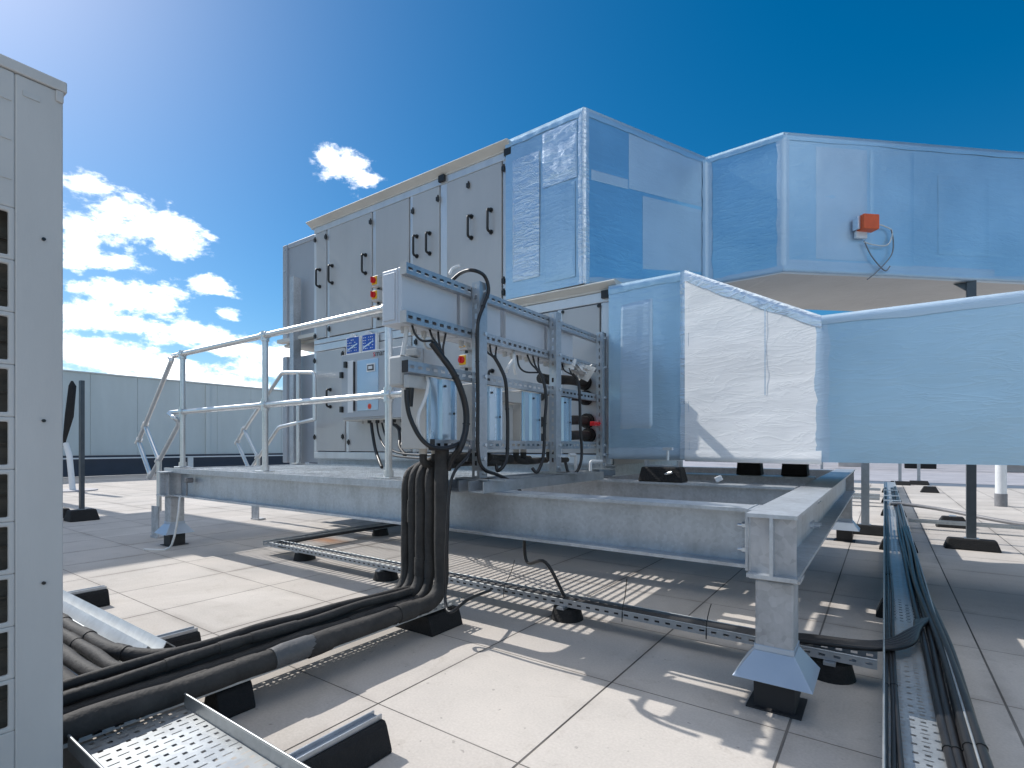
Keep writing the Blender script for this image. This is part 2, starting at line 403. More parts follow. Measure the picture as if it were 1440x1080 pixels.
# stiffeners near the open ends of the end beams
for yy in (1.965, 6.06):
    for x0, x1 in ((-.378, -.3135), (-.302, -.237)): MB().box(x0, x1, yy, yy+.01, ZB+.013, ZT-.013).build('stiffener', M['galv_leg'], fr)
for x0, x1 in ((-5.355, -5.288), (-5.277, -5.21)): MB().box(x0, x1, 2.04, 2.05, ZB+.013, ZT-.013).build('stiffener', M['galv_leg'], fr)
MB().box(-.4145, -.4025, 2.055, 2.235, ZB-.006, ZT+.001).box(-.4015, -.3865, 2.05, 2.24, ZB-.004, ZT-.001).build('end_plate', M['galv'], fr, .002)
for zz in (.515, .605):
    for yy in (2.09, 2.20):
        MB().cyl((-.446, yy, zz), (-.372, yy, zz), .0065, n=8).cyl((-.431, yy, zz), (-.4148, yy, zz), .013, n=6, sm=False).cyl((-.3863, yy, zz), (-.373, yy, zz), .013, n=6, sm=False).build('bolt', M['bolt'], fr)
for yy in (3.02, 3.10):
    for zz in (.50, .62):
        MB().cyl((-.302, yy, zz), (-.26, yy, zz), .008, n=8).cyl((-.302, yy, zz), (-.288, yy, zz), .016, n=6, sm=False).build('bolt', M['bolt'], fr)
def leg(x, y, rust=False):
    l = MB().box(x-.06, x+.06, y-.06, y+.06, .0, ZB-.012).build('leg', M['galv_leg'], fr, .008)
    MB().box(x-.078, x+.078, y-.06, y+.06, ZB-.0115, ZB-.001).build('cap_plate', M['galv_leg'], l)
    MB().frustum((x, y), .122, .122, .11, .0625, .0625, .195).box(x-.0625, x+.0625, y-.0625, y+.0625, .1951, .215).build('flashing_skirt', M['flash'], l, .002)
    MB().box(x-.0635, x+.0635, y-.0635, y+.0635, .0, .105).build('lower_sleeve', M['seam'], l)
    MB().box(x-.085, x+.085, y-.085, y+.085, .0, .005).build('hole_shade_plate', M['seam'], l)  # flat black plate stands in for the shaded hole round the leg
leg(-.305, 2.03); leg(-5.283, 2.12); leg(-.305, 5.9); leg(-5.283, 5.9)

# ---- open grating floor
gt = thing('floor_grating', 'open steel grating walkway laid on the platform in front of the grey doors', 'grating', (-3.9, 2.8, ZT))
b = MB(); x = -5.34; rr = random.Random(5)
while x < -1.90:
    b.box(x, x+.005, 2.085, 3.53, .6705, .6855)
    y = 2.09
    while y < 3.52:      # serrated tops
        h_ = rr.uniform(.0008, .0025); b.add([(x, y, .6856), (x+.004, y, .6856), (x+.004, y+.012, .6856), (x, y+.012, .6856), (x, y+.006, .6856+h_), (x+.004, y+.006, .6856+h_)], [(0,1,5,4), (3,4,5,2), (0,4,3), (1,2,5)])
        y += .022
    x += .053
b.build('bearing_bars', M['grate'], gt)
b = MB(); y = 2.12
while y < 3.52:
    b.box(-5.34, -1.89, y, y+.003, .6858, .6885); y += .07
b.build('cross_rods', M['grate'], gt)
MB().box(-5.38, -1.86, 2.07, 2.084, .6705, .700).build('edge_band', M['galv'], gt)
MB().box(-5.38, -1.86, 3.531, 3.545, .6705, .700).build('edge_band', M['galv'], gt)
MB().box(-5.38, -5.345, 2.085, 3.53, .6705, .694).build('edge_band', M['galv'], gt)
MB().box(-1.888, -1.86, 2.085, 3.53, .6705, .694).build('edge_band', M['galv'], gt)

# ---- guard rails
RY = 2.19
gr = thing('guard_rail', 'tubular guard rail along the front edge of the grating, with stair hoop at its end', 'guard rail', (-3.9, RY, .70))
R = .0225
MB().tube(bend([(-5.50, RY-.03, 1.72), (-5.50, RY, 1.75), (-2.486, RY, 1.75), (-2.486, RY+.3, 1.75)], .02), R, 14).build('top_rail', M['rail'], gr)
MB().tube([(-5.55, RY, 1.215), (-2.2, RY, 1.215)], R, 14).build('mid_rail', M['rail'], gr)
for x in (-5.29, -3.885, -2.486):
    p = MB().tube([(x, RY+.001, .70), (x, RY+.001, 1.745)], R, 14).build('post', M['rail'], gr)
    MB().box(x-.06, x+.06, RY-.05, RY+.05, .7005, .710).cyl((x, RY, .711), (x, RY, .75), .031).build('base_plate', M['rail'], p, .002)
    for zz in (1.215, 1.75):
        MB().cyl((x-.035, RY, zz), (x+.035, RY, zz), .031).cyl((x, RY, zz-.045), (x, RY, zz+(.03 if zz > 1.5 else .045)), .0305).build('clamp', M['rail'], p)
def hoop(par, dx, y, top, yy):
    """sloping stair handrail: two parallel pipes joined by a hairpin, standing on a short post"""
    pts = top + [(-6.20+dx, y, 1.05), (-6.30+dx, y, .96), (-6.30+dx, y, .94), (-6.005+dx, y, .60), (-5.99+dx, y, .60), (-5.35+dx, y, 1.12)] + yy
    MB().tube(bend(pts, .05, 5), .0205, 12).build('stair_hoop', M['rail'], par)
    MB().tube([(-6.14+dx, y, 1.11), (-5.82+dx, y, .77)], .019, 12).build('brace', M['rail'], par)
    MB().tube([(-5.80+dx, y, .76), (-5.80+dx, y, .26)], .0225, 12).build('stair_post', M['rail'], par)
    for q in ((-6.14+dx, y, 1.11), (-6.30+dx, y, .95), (-5.81+dx, y, .765), (-6.0+dx, y, .605)):
        MB().cyl((q[0]-.026, y, q[2]-.022), (q[0]+.026, y, q[2]+.022), .029).build('clamp', M['rail'], par)
    MB().box(-5.90+dx, -5.74+dx, y-.03, y-.02, .02, .31).box(-5.90+dx, -5.74+dx, y-.04, y+.06, .0, .019).build('foot_plate', M['galv_leg'], par)
hoop(gr, 0, RY, [(-5.50, RY-.02, 1.735), (-5.36, RY-.06, 1.70)], [(-5.34, RY-.05, 1.16), (-5.55, RY-.01, 1.205)])
g2 = thing('guard_rail', 'galvanised rear stair handrail with square return beside the grey intake hood', 'guard rail', (-5.6, 3.42, .70))
hoop(g2, -.42, 3.42, [(-5.07, 3.42, 1.18), (-5.07, 3.42, 1.70), (-5.70, 3.42, 1.75)], [(-5.07, 3.42, 1.19)])
MB().tube([(-5.38, 3.42, .70), (-5.38, 3.42, 1.73)], .0205, 12).box(-5.43, -5.33, 3.37, 3.47, .7005, .71).build('post', M['rail'], g2)

# ================================================================== AIR HANDLING UNIT
ah = thing('air_handling_unit', 'two-storey grey panelled air handling unit with black door handles and cream roof edge', 'air handler', (-3.9, 4.4, .67))
FY = 3.60
MB().box(-5.32, -2.62, FY+.022, 5.28, 2.05, 3.40).box(-5.32, -1.67, FY+.022, 5.28, .77, 2.045).build('casing', M['seam'], ah)
# outer end and back skins
MB().box(-5.345, -5.321, FY+.03, 5.3, .76, 3.40).box(-2.619, -2.60, FY+.05, 5.3, 2.06, 3.40).box(-1.669, -1.65, FY+.05, 5.3, .76, 2.05).box(-5.32, -1.67, 5.281, 5.3, .76, 2.05).box(-5.32, -2.62, 5.281, 5.3, 2.051, 3.40).build('side_skin', M['panel'], ah)
def frame(x0, x1, z0, z1, name='profile', m='alu', y=FY): return MB().box(x0, x1, y-.002, FY+.03, z0, z1).build(name, M[m], ah, .006)
UP = [-5.345, -5.075, -4.30, -3.755, -3.33, -2.60]
ws = [.05, .045, .05, .04, .085, .05]
for i, (x, wd) in enumerate(zip(UP, ws)):
    x0 = x if i == 0 else (x-wd if i == 5 else x-wd/2)
    frame(x0, x0+wd, 2.115, 3.33)
frame(-5.345, -2.60, 3.331, 3.40); frame(-5.345, -2.60, 2.06, 2.114)
LP = [-5.345, -4.74, -3.72, -2.92, -2.09, -1.65]
wl = [.05, .05, .05, .05, .05, .085]
for i, (x, wd) in enumerate(zip(LP, wl)):
    x0 = x if i == 0 else (x-wd if i == 5 else x-wd/2)
    frame(x0, x0+wd, .835, 1.975)
frame(-5.345, -1.65, .76, .834, y=FY-.003); frame(-5.345, -1.65, 1.976, 2.055)
def handle(d, x, z, y=FY-.012, h=.19):
    MB().tube(bend([(x, y, z+h/2), (x-.004, y-.05, z+h/2), (x-.004, y-.05, z-h/2), (x, y, z-h/2)], .03, 4), .0115, 8).cyl((x, y, z+h/2), (x, y-.012, z+h/2), .02).cyl((x, y, z-h/2), (x, y-.012, z-h/2), .02).build('handle', M['plastic_black'], d)
def hinge(d, x, z):
    MB().box(x-.015, x+.015, FY-.03, FY-.0125, z-.018, z+.018).cyl((x+.010, FY-.026, z-.03), (x+.010, FY-.026, z+.03), .008).build('hinge', M['plastic_black'], d)
def door(x0, x1, z0, z1, handles=(), hinges=(), name='door'):
    d = MB().box(x0+.007, x1-.007, FY-.012, FY+.02, z0+.004, z1-.009).build(name, M['panel'], ah, .004)
    for h in handles: handle(d, *h)
    for h in hinges: hinge(d, *h)
    return d
Z0, Z1 = 2.118, 3.33
door(UP[0]+.05, UP[1]-.022, Z0, Z1, [(-5.215, 2.80)], [(-5.30, 3.25), (-5.10, 3.24), (-5.30, 2.15)])
door(UP[1]+.023, UP[2]-.025, Z0, Z1, [(-4.985, 2.80), (-4.42, 2.80)], [(-4.34, 3.22), (-5.04, 2.2)])
door(UP[2]+.025, UP[3]-.02, Z0, Z1, name='panel')
door(UP[3]+.02, UP[4]-.042, Z0, Z1, [(-3.665, 2.82), (-3.495, 2.81)], [(-3.72, 3.17), (-3.39, 3.20)])
door(UP[4]+.043, UP[5]-.05, Z0, Z1, [(-2.985, 2.84), (-2.765, 2.84)], [(-2.63, 3.25), (-2.63, 2.2), (-3.02, 3.22), (-2.63, 2.3)])
Y0, Y1 = .838, 1.975
door(LP[0]+.05, LP[1]-.025, Y0, Y1, [(-5.02, 1.43)], [(-5.31, 1.87), (-5.31, 1.0), (-4.80, 1.9), (-4.80, 1.0)])
door(LP[1]+.025, LP[2]-.025, Y0, Y1, [], [(-4.70, 1.74), (-4.70, .94), (-3.76, .96)])
door(LP[2]+.025, LP[3]-.025, Y0, Y1, [(-3.2, 1.45)], [(-3.68, 1.9), (-3.68, 1.55), (-2.96, 1.9)])
door(LP[3]+.025, LP[4]-.025, Y0, Y1, [(-2.75, 1.45)], [(-2.12, 1.86), (-2.12, 1.2), (-2.86, 1.5)])
door(LP[4]+.025, LP[5]-.085, Y0, Y1, [], [], name='panel')
for x, z in ((-2.055, 1.95), (-1.745, 1.95), (-1.745, 1.35), (-1.745, .95)):
    MB().cyl((x, FY-.012, z), (x, FY-.022, z), .013, n=8).build('fixing', M['plastic_black'], ah)
# roof edges: sloping cream lip
def lip(x0, x1, z, out=.075):
    MB().prism([(FY-out, z+.048), (FY-out, z+.056), (FY-out+.02, z+.066), (5.36, z+.066), (5.36, z), (FY-.006, z), (FY-.006, z+.012)], 'x', x0, x1).build('roof_cap', M['cream'], ah, .003)
lip(-5.40, -2.56, 3.401)
lip(-2.598, -1.60, 2.057, .06)
for x in (-2.615, -3.37): MB().box(x, x+.07, FY-.035, FY-.009, 3.345, 3.402).build('joint_clip', M['plastic_black'], ah)
MB().box(-1.72, -1.66, FY-.03, FY-.009, 2.0, 2.057).build('joint_clip', M['plastic_black'], ah)
# base rail
MB().prism([(FY+.0, .6715), (FY+.06, .6715), (FY+.06, .759), (FY+.0, .759), (FY+.0, .75), (FY+.05, .75), (FY+.05, .681), (FY+.0, .681)], 'x', -5.34, -1.64).build('base_rail', M['galv'], ah)
for x0 in (-1.72, -5.34): MB().box(x0, x0+.07, FY+.07, 5.3, .6715, .759).build('base_rail', M['galv'], ah)
# intake hood at the left end
hd = MB().box(-6.12, -5.42, 3.745, 5.2, 2.23, 3.40).build('intake_hood', M['panel_hood'], ah)
MB().box(-6.19, -6.10, 3.72, 3.80, 2.19, 3.42).box(-5.46, -5.36, 3.72, 3.80, 2.19, 3.46).box(-6.10, -5.46, 3.735, 3.76, 3.37, 3.43).build('edge_strip', M['panel_hood'], hd, .006)
MB().box(-6.22, -5.36, 3.66, 3.742, 2.185, 2.228).box(-6.22, -5.36, 3.76, 5.2, 2.15, 2.184).build('drip_sill', M['cream'], hd)
for z in (2.4, 2.75, 3.1, 3.36):
    for x in (-6.145, -5.41): MB().cyl((x, 3.72, z), (x, 3.712, z), .012, n=8).build('rivet', M['bolt'], hd)
lo = MB().box(-6.12, -5.42, 3.745, 5.2, .70, 2.0).build('lower_hood', M['panel_hood'], ah)
MB().box(-6.19, -6.10, 3.72, 3.80, .69, 2.02).box(-5.46, -5.36, 3.72, 3.80, .69, 2.02).build('edge_strip', M['panel_hood'], lo, .006)
MB().prism([(-5.84,3.60),(-5.76,3.60),(-5.76,3.70),(-5.775,3.70),(-5.775,3.615),(-5.825,3.615),(-5.825,3.70),(-5.84,3.70)], 'z', .67, 2.93).build('stay_channel', M['galv'], ah)
cw = MB(); 
n = 18
for k in range(n):
    a0, a1 = math.pi*k/n, math.pi*(k+1)/n
    P = lambda a, r, yy: (-6.20 - r*math.sin(a), yy, 2.62 + r*math.cos(a))
    cw.add([P(a0,.28,4.0),P(a1,.28,4.0),P(a1,.28,4.9),P(a0,.28,4.9)], [(0,1,2,3)], True)
    cw.add([P(a0,.28,4.0),P(a1,.28,4.0),(-6.2,4.0,2.62)], [(0,1,2)])
cw.build('exhaust_cowl', M['panel_hood'], ah)

# ---- control cabinet and what hangs by it
cy0, cy1 = 3.37, FY-.014
cb = thing('control_cabinet', 'grey wall cabinet with pale window door hung on the lower doors behind the rail', 'control cabinet', (-4.05, 3.5, 1.17))
MB().box(-4.53, -3.58, cy0+.012, cy1, 1.165, 1.83).build('body', M['cabinet'], cb, .006)
MB().box(-4.525, -3.80, cy0-.008, cy0+.0115, 1.185, 1.825).build('door', M['cabinet'], cb, .004)
dr = cb.children[-1]
MB().box(-4.27, -3.955, cy0-.014, cy0-.0085, 1.245, 1.745).build('window', M['window'], dr, .003)
MB().box(-4.42, -4.33, cy0-.012, cy0-.0085, 1.235, 1.755).build('lock_strip', M['white'], dr)
MB().box(-4.325, -4.305, cy0-.02, cy0-.0085, 1.25, 1.74).build('lock_bar', M['seam'], dr)
MB().box(-4.12, -4.0, cy0-.0185, cy0-.0145, 1.62, 1.70).build('display_bezel', M['white'], dr)
MB().box(-4.105, -4.015, cy0-.0215, cy0-.019, 1.633, 1.687).build('display', M['plastic_black'], dr)
MB().box(-4.09, -4.03, cy0-.0235, cy0-.022, 1.645, 1.675).build('display_glass', M['white'], dr)
MB().cyl((-4.08, cy0-.0145, 1.285), (-4.08, cy0-.017, 1.285), .027).build('warning_sticker', M['orange'], dr)
MB().cyl((-4.08, cy0-.0172, 1.285), (-4.08, cy0-.018, 1.285), .015).build('warning_mark', M['red'], dr)
for x, z in ((-4.505, 1.62), (-4.505, 1.27), (-4.44, 1.72)):
    MB().box(x-.018, x+.014, cy0-.035, cy0-.0085, z-.03, z+.03).build('catch', M['plastic_black'], dr)
for k in range(6):
    MB().cyl((-4.33+.12*k, 3.46, 1.164), (-4.33+.12*k, 3.46, 1.125), .02, n=10).build('cable_gland', M['plastic_grey'] if k == 0 else M['plastic_black'], cb)
MB().box(-4.55, -3.57, cy0+.03, cy1, 1.155, 1.1645).build('base_lip', M['cream'], cb)
def lettering(txt, size, x, z, y, m, par):
    cu = bpy.data.curves.new('lettering', 'FONT'); cu.body = txt; cu.size = size; cu.extrude = .0008; cu.align_x = 'LEFT'
    to = bpy.data.objects.new('tmp', cu); COL.objects.link(to)
    bpy.context.view_layer.update()
    me = bpy.data.meshes.new_from_object(to.evaluated_get(bpy.context.evaluated_depsgraph_get()))
    wd = to.dimensions.x
    bpy.data.objects.remove(to); me.materials.clear(); me.materials.append(m)
    o = bpy.data.objects.new('lettering', me); COL.objects.link(o); o.parent = par
    o.location = V((x, y, z)) - ORG[par.name]; o.rotation_euler = (math.pi/2, 0, 0); ORG[o.name] = V((x, y, z))
    return wd
w1 = lettering('s', .085, -4.035, 1.765, cy0-.0095, M['red'], dr)
lettering('mart', .085, -4.035+w1+.006, 1.765, cy0-.0095, M['ink'], dr)

for i, (x0, lab) in enumerate(((-4.70, 'blue notice in white frame above the cabinet, nearer the hood'), (-4.445, 'blue notice in white frame above the cabinet, nearer the red switches'))):
    s_ = thing('notice_sign', lab, 'sign', (x0+.12, FY-.03, 1.87), 'blue notices above the control cabinet')
    zb = 1.855
    MB().box(x0, x0+.235, FY-.05, FY-.0125, zb, zb+.20).cyl((x0+.09, FY-.05, zb+.195), (x0+.09, FY-.0125, zb+.195), .04, n=20).build('frame', M['white'], s_, .006)
    MB().box(x0+.022, x0+.213, FY-.056, FY-.0505, zb+.03, zb+.19).build('face', M['blue'], s_)
    b = MB(); rr = random.Random(8+i)
    for k in range(5):
        for q in range(6):
            if rr.random() < .62:
                xx, zz = x0+.034+.028*q, zb+.048+.028*k
                b.box(xx, xx+rr.uniform(.008,.02), FY-.0575, FY-.0565, zz, zz+.008)
    b.build('print', M['white'], s_)
    MB().obox((x0+.117, FY-.0585, zb+.09), (1,0,.35), (0,1,0), (-.35,0,1), .085, .0006, .007).build('stripe', M['tape'], s_)

def isolator(loc, lab):
    x, y, z = loc
    s_ = thing('isolator_switch', lab, 'switch', loc, 'rotary isolators on the grey doors')
    MB().box(x-.048, x+.048, y, FY-.0125, z-.058, z+.058).build('box', M['plastic_grey'], s_, .008)
    MB().box(x-.04, x+.034, y-.008, y-.0005, z-.034, z+.05).build('plate', M['yellow'], s_, .003)
    MB().cyl((x-.005, y-.008, z+.008), (x-.005, y-.03, z+.008), .03, n=18).box(x-.011, x+.001, y-.048, y-.0305, z-.02, z+.036).build('knob', M['red'], s_)
    MB().cyl((x, y+.045, z-.058), (x, y+.045, z-.08), .014, n=10).build('gland', M['plastic_black'], s_)
isolator((-4.175, 3.50, 2.555), 'red and yellow isolator, topmost of three above the cabinet')
isolator((-4.175, 3.50, 2.41), 'red and yellow isolator, middle of three above the cabinet')
isolator((-4.175, 3.50, 2.255), 'red and yellow isolator, lowest of three just above the top rail')
isolator((-3.01, 3.50, 1.80), 'red isolator behind the rack, upper of two beside the first post')
isolator((-3.01, 3.50, 1.645), 'red isolator behind the rack, lower of two beside the first post')

# ================================================================== WRAPPED DUCTS
def up(p, z): return V((p[0], p[1], z))
ud = thing('upper_duct', 'large upper duct in shiny blue-white foil, angled away at high level', 'duct', (-1.0, 5.2, 2.33))
F = [(-2.598, 3.57), (-1.85, 3.55), (-1.29, 4.80), (-.67, 4.78), (3.6, 8.73)]
B = [(-2.598, 5.25), (-2.0, 5.25), (-1.75, 5.45), (-1.41, 5.58), (2.86, 9.53)]
zb = [2.13, 2.13, 2.33, 2.33, 2.33]; zt = [3.46]*5
segm = ['foil', 'foil_blue', 'foil_blue', 'foil']
seg_n = [(26, 36), (40, 36), (20, 34), (90, 34)]
for i in range(4):
    a, b_ = F[i], F[i+1]
    m = MB().foil(up(a, zb[i]), up(b_, zb[i+1]), up(b_, zt[i+1]), up(a, zt[i]), *seg_n[i], (.004, .0008, .0008, .0008)[i], ((6., 2.), (2., 7.), (3., 4.), (2., 6.))[i], i*7)
    m.build('side_film', M[segm[i]], ud)
    MB().add([up(F[i], zt[i]), up(F[i+1], zt[i+1]), up(B[i+1], zt[i+1]), up(B[i], zt[i])], [(0,1,2,3)]).build('top_film', M['foil'], ud)
    MB().foil(up(B[i], zb[i]), up(B[i+1], zb[i+1]), up(F[i+1], zb[i+1]), up(F[i], zb[i]), 40, 12, .006, (3., 3.), i*3+40).build('underside_film', M['foil_under'], ud)
    MB().add([up(B[i+1], zb[i+1]), up(B[i], zb[i]), up(B[i], zt[i]), up(B[i+1], zt[i+1])], [(0,1,2,3)]).build('back_film', M['foil'], ud)
MB().add([up(F[4], zb[4]), up(B[4], zb[4]), up(B[4], zt[4]), up(F[4], zt[4])], [(0,1,2,3)]).build('end_film', M['foil'], ud)
def onface(a, b_, za0, za1, zb0, zb1, u0, u1, w0, w1, d=.004):
    """patch on the quad between corners a,b (bottoms za0,zb0 tops za1,zb1)"""
    a3, b3 = V((*a, 0)), V((*b_, 0)); n_ = (b3-a3).cross(V((0,0,1))).normalized()
    def q(u, w):
        p = a3.lerp(b3, u); lo, hi = za0+(zb0-za0)*u, za1+(zb1-za1)*u
        return V((p.x, p.y, lo+(hi-lo)*w)) + n_*d
    return q(u0, w0), q(u1, w0), q(u1, w1), q(u0, w1)
def patch(par, i, u0, u1, w0, w1, m, d=.0022, amp=.0006, nu=16, nv=16, name='film_patch', sd=0, fq=(4., 8.)):
    MB().foil(*onface(F[i], F[i+1], zb[i], zt[i], zb[i+1], zt[i+1], u0, u1, w0, w1, d), nu, nv, amp, fq, sd, True, min(d, .0016)).build(name, M[m], par)
patch(ud, 1, .44, .96, .10, .58, 'foil_dull', sd=2, nu=26, nv=20)
patch(ud, 1, .33, .96, .605, .955, 'foil_dull', sd=5, nu=26, nv=20)
patch(ud, 1, .05, .325, .60, .66, 'foil_dull', sd=6)
patch(ud, 0, .10, .46, .10, .86, 'tape', sd=9, d=.006, amp=.003, nu=20, nv=30, fq=(9., 2.))
patch(ud, 0, .50, .92, .62, .95, 'tape', sd=11, d=.006, amp=.0045, nu=26, nv=26, fq=(9., 9.))
patch(ud, 0, .52, .90, .05, .60, 'foil', sd=12, d=.006, amp=.002, nu=20, nv=26, fq=(9., 1.5))
patch(ud, 3, .05, .13, .10, .92, 'foil_dull', sd=14, amp=.003)
patch(ud, 3, .135, .205, .06, .93, 'foil', sd=16, amp=.001, nu=20, nv=30)
patch(ud, 3, .245, .33, .18, .78, 'foil', sd=17, d=.003, amp=.001)
patch(ud, 3, .0, .34, .0, .085, 'foil_dull', sd=18, amp=.001, nu=50, nv=8)
# taped edges
def strip(par, a, b_, n1, n2, w=.055, m='tape', d=.004, sd=0, name='edge_tape'):
    """a folded tape band over the edge a-b; n1, n2 point into the two faces"""
    a, b_, n1, n2 = V(a), V(b_), V(n1).normalized(), V(n2).normalized()
    o = -(n1+n2)*d
    k = 26; mb = MB(); vs = []
    for i in range(k+1):
        p = a.lerp(b_, i/k) + o
        j1 = noise.noise(p*9+V((sd,0,0)))*.012; j2 = noise.noise(p*9+V((0,sd,5)))*.012
        q = noise.noise(p*24)*.003
        vs += [p+n1*(w+j1)-n2*q, p+n1*w*.5-n2*.002-n2*q*1.5, p, p+n2*w*.5-n1*.002, p+n2*(w+j2)]
    fs = [(i*5+c, (i+1)*5+c, (i+1)*5+c+1, i*5+c+1) for i in range(k) for c in range(4)]
    mb.add(vs, fs, True).build(name, M[m], par)
def inw(a, b_): return V((-(b_[1]-a[1]), b_[0]-a[0], 0)).normalized()
for i in range(4):
    d_ = (V((*F[i+1],0))-V((*F[i],0))).normalized()
    strip(ud, up(F[i], zt[i]), up(F[i+1], zt[i+1]), (0,0,-1), inw(F[i], F[i+1]), .06, 'foil', sd=i)
    if i: strip(ud, up(F[i], zb[i]), up(F[i+1], zb[i+1]), (0,0,1), inw(F[i], F[i+1]), .05, 'foil_dull', sd=i+9)
for i in (1, 2, 3):
    a = (V((*F[i-1],0))-V((*F[i],0))).normalized(); c_ = (V((*F[i+1],0))-V((*F[i],0))).normalized()
    strip(ud, up(F[i], zb[i]), up(F[i], zt[i]), a, c_, .05, 'tape' if i == 1 else 'foil_dull', .005 if i != 2 else -.006, sd=i+20)
# hanger post and bracket under it
pst = thing('hanger_post', 'dark strut post on long rubber foot, rising past the lower duct to the upper duct', 'post', (.62, 6.02, 0))
MB().box(.585, .650, 5.99, 6.045, .10, 2.325).build('channel', M['post_dark'], pst)
MB().frustum((.62, 6.02), .19, .075, 0, .16, .045, .095).build('foot', M['rubber'], pst, .012)
MB().box(.57, .67, 5.985, 6.05, .0955, .103).build('base_plate', M['strut'], pst)
MB().prism([(.50, 2.325), (.585, 2.25), (.585, 2.325)], 'y', 6.01, 6.03).build('bracket', M['post_dark'], pst)

# damper actuator with its loose wires
ac = thing('damper_actuator', 'orange damper actuator box with loose wires on the upper duct', 'actuator', (.0, 5.4, 2.8))
dv = V((.734, .679, 0)); nv_ = V((.679, -.734, 0))
A0 = V((*F[3], 0)) + dv*.70 + V((0,0,2.73)) + nv_*.02
MB().obox(A0+nv_*.05, dv, nv_, (0,0,1), .072, .045, .062).build('body', M['orange'], ac, .012)
MB().obox(A0-dv*.085+nv_*.03, dv, nv_, (0,0,1), .012, .03, .052).build('clamp', M['tape'], ac, .004)
MB().obox(A0-dv*.03-V((0,0,.085))+nv_*.012, dv, nv_, (0,0,1), .05, .014, .028).build('bracket', M['white'], ac, .004)
def wire(pts, r, m, par, nm='wire'): MB().tube(spline(pts, 8), r, 6).build(nm, M[m], par)
W = lambda u, z, d=.012: A0 + dv*u + nv_*d + V((0,0,z))
wire([W(.07,.0,.05), W(.19,0), W(.26,-.04), W(.22,-.15), W(.10,-.16), W(.0,-.14)], .006, 'cable_white', ac)
wire([W(.25,-.02), W(.27,-.12), W(.25,-.24), W(.12,-.38), W(.03,-.45)], .005, 'cable_grey', ac)
wire([W(.0,-.13), W(.06,-.24), W(.14,-.33), W(.20,-.37), W(.24,-.33)], .005, 'cable_grey', ac)

ld = thing('lower_duct', 'lower foil wrapped duct with a bright white tapering panel, running right at chest height', 'duct', (-.5, 4.0, .81))
LY, LB = 3.55, 4.60
ly = [3.55, 3.55, 3.33, 3.33]
xs = [-1.648, -1.085, -.279, 4.6]; lt = [2.07, 2.07, 1.611, 1.611]; lb = .81
mats = ['foil', 'foil_white', 'foil']
for i in range(3):
    z0 = lb - (.008 if i == 1 else 0)
    A, Bq = (xs[i], ly[i]-(.025 if i == 1 else 0)), (xs[i+1], ly[i+1])
    MB().foil((*A,z0), (*Bq,z0), (*Bq,lt[i+1]), (*A,lt[i]), (24, 44, 110)[i], (40, 40, 26)[i], (.004, .003, .002)[i], ((7., 1.3), (2., 9.), (1.2, 4.))[i], 50+i*4).build('side_film', M[mats[i]], ld)
    MB().add([(*A,lt[i]), (*Bq,lt[i+1]), (xs[i+1],LB,lt[i+1]), (xs[i],LB,lt[i])], [(0,1,2,3)]).build('top_film', M['foil'], ld)
    MB().add([(xs[i],LB,lb), (xs[i+1],LB,lb), (*Bq,lb), (*A,lb)], [(0,1,2,3)]).build('underside_film', M['foil_under'], ld)
    MB().add([(xs[i+1],LB,lb), (xs[i],LB,lb), (xs[i],LB,lt[i]), (xs[i+1],LB,lt[i+1])], [(0,1,2,3)]).build('back_film', M['foil'], ld)
MB().add([(xs[3],ly[3],lb),(xs[3],LB,lb),(xs[3],LB,lt[3]),(xs[3],ly[3],lt[3])], [(0,1,2,3)]).build('end_film', M['foil'], ld)
def P3(i, z): return (xs[i], ly[i]-(.025 if i == 1 else 0), z)
MB().add([(xs[1],3.525,lb-.008),(xs[1],3.525,lt[1]),(xs[1]-.001,3.555,lt[1]),(xs[1]-.001,3.555,lb-.008)], [(0,1,2,3)]).build('return_film', M['foil_white'], ld)
strip(ld, P3(0,lt[0]), (xs[1],3.55,lt[1]), (0,0,-1), (0,1,0), .06, 'foil', sd=31)
strip(ld, P3(1,lt[1]), P3(2,lt[2]), (0,0,-1), (0,1,0), .075, 'tape', sd=32)
strip(ld, P3(2,lt[2]), P3(3,lt[3]), (0,0,-1), (0,1,0), .055, 'foil_dull', sd=33)
strip(ld, P3(1,lb-.008), P3(2,lb-.008), (0,0,1), (0,1,0), .07, 'foil_white', sd=34)
strip(ld, P3(0,lb), (xs[1],3.55,lb), (0,0,1), (0,1,0), .08, 'foil_dull', sd=35)
strip(ld, P3(1,lb), P3(1,lt[1]), (-1,0,0), (1,-.273,0), .03, 'tape', sd=36)
strip(ld, P3(2,lb), P3(2,lt[2]), (-1,.273,0), (1,0,0), .035, 'foil_dull', sd=37)
MB().foil((xs[0]+.09,LY-.006,1.02), (xs[0]+.33,LY-.006,1.02), (xs[0]+.33,LY-.006,1.93), (xs[0]+.09,LY-.006,1.93), 18, 30, .002, (8., 1.2), 80, True, .007).build('film_patch', M['foil_dull'], ld)
# taped vertical seam in the white panel
def on_b(x, d=.004): return (x, 3.525-(x+1.085)*.242-d)
MB().add([(*on_b(-.577,.0035),1.20), (*on_b(-.571,.0035),1.20), (*on_b(-.571,.0035),1.76), (*on_b(-.577,.0035),1.765)], [(0,1,2,3)]).build('seam', M['foil_dull'], ld)

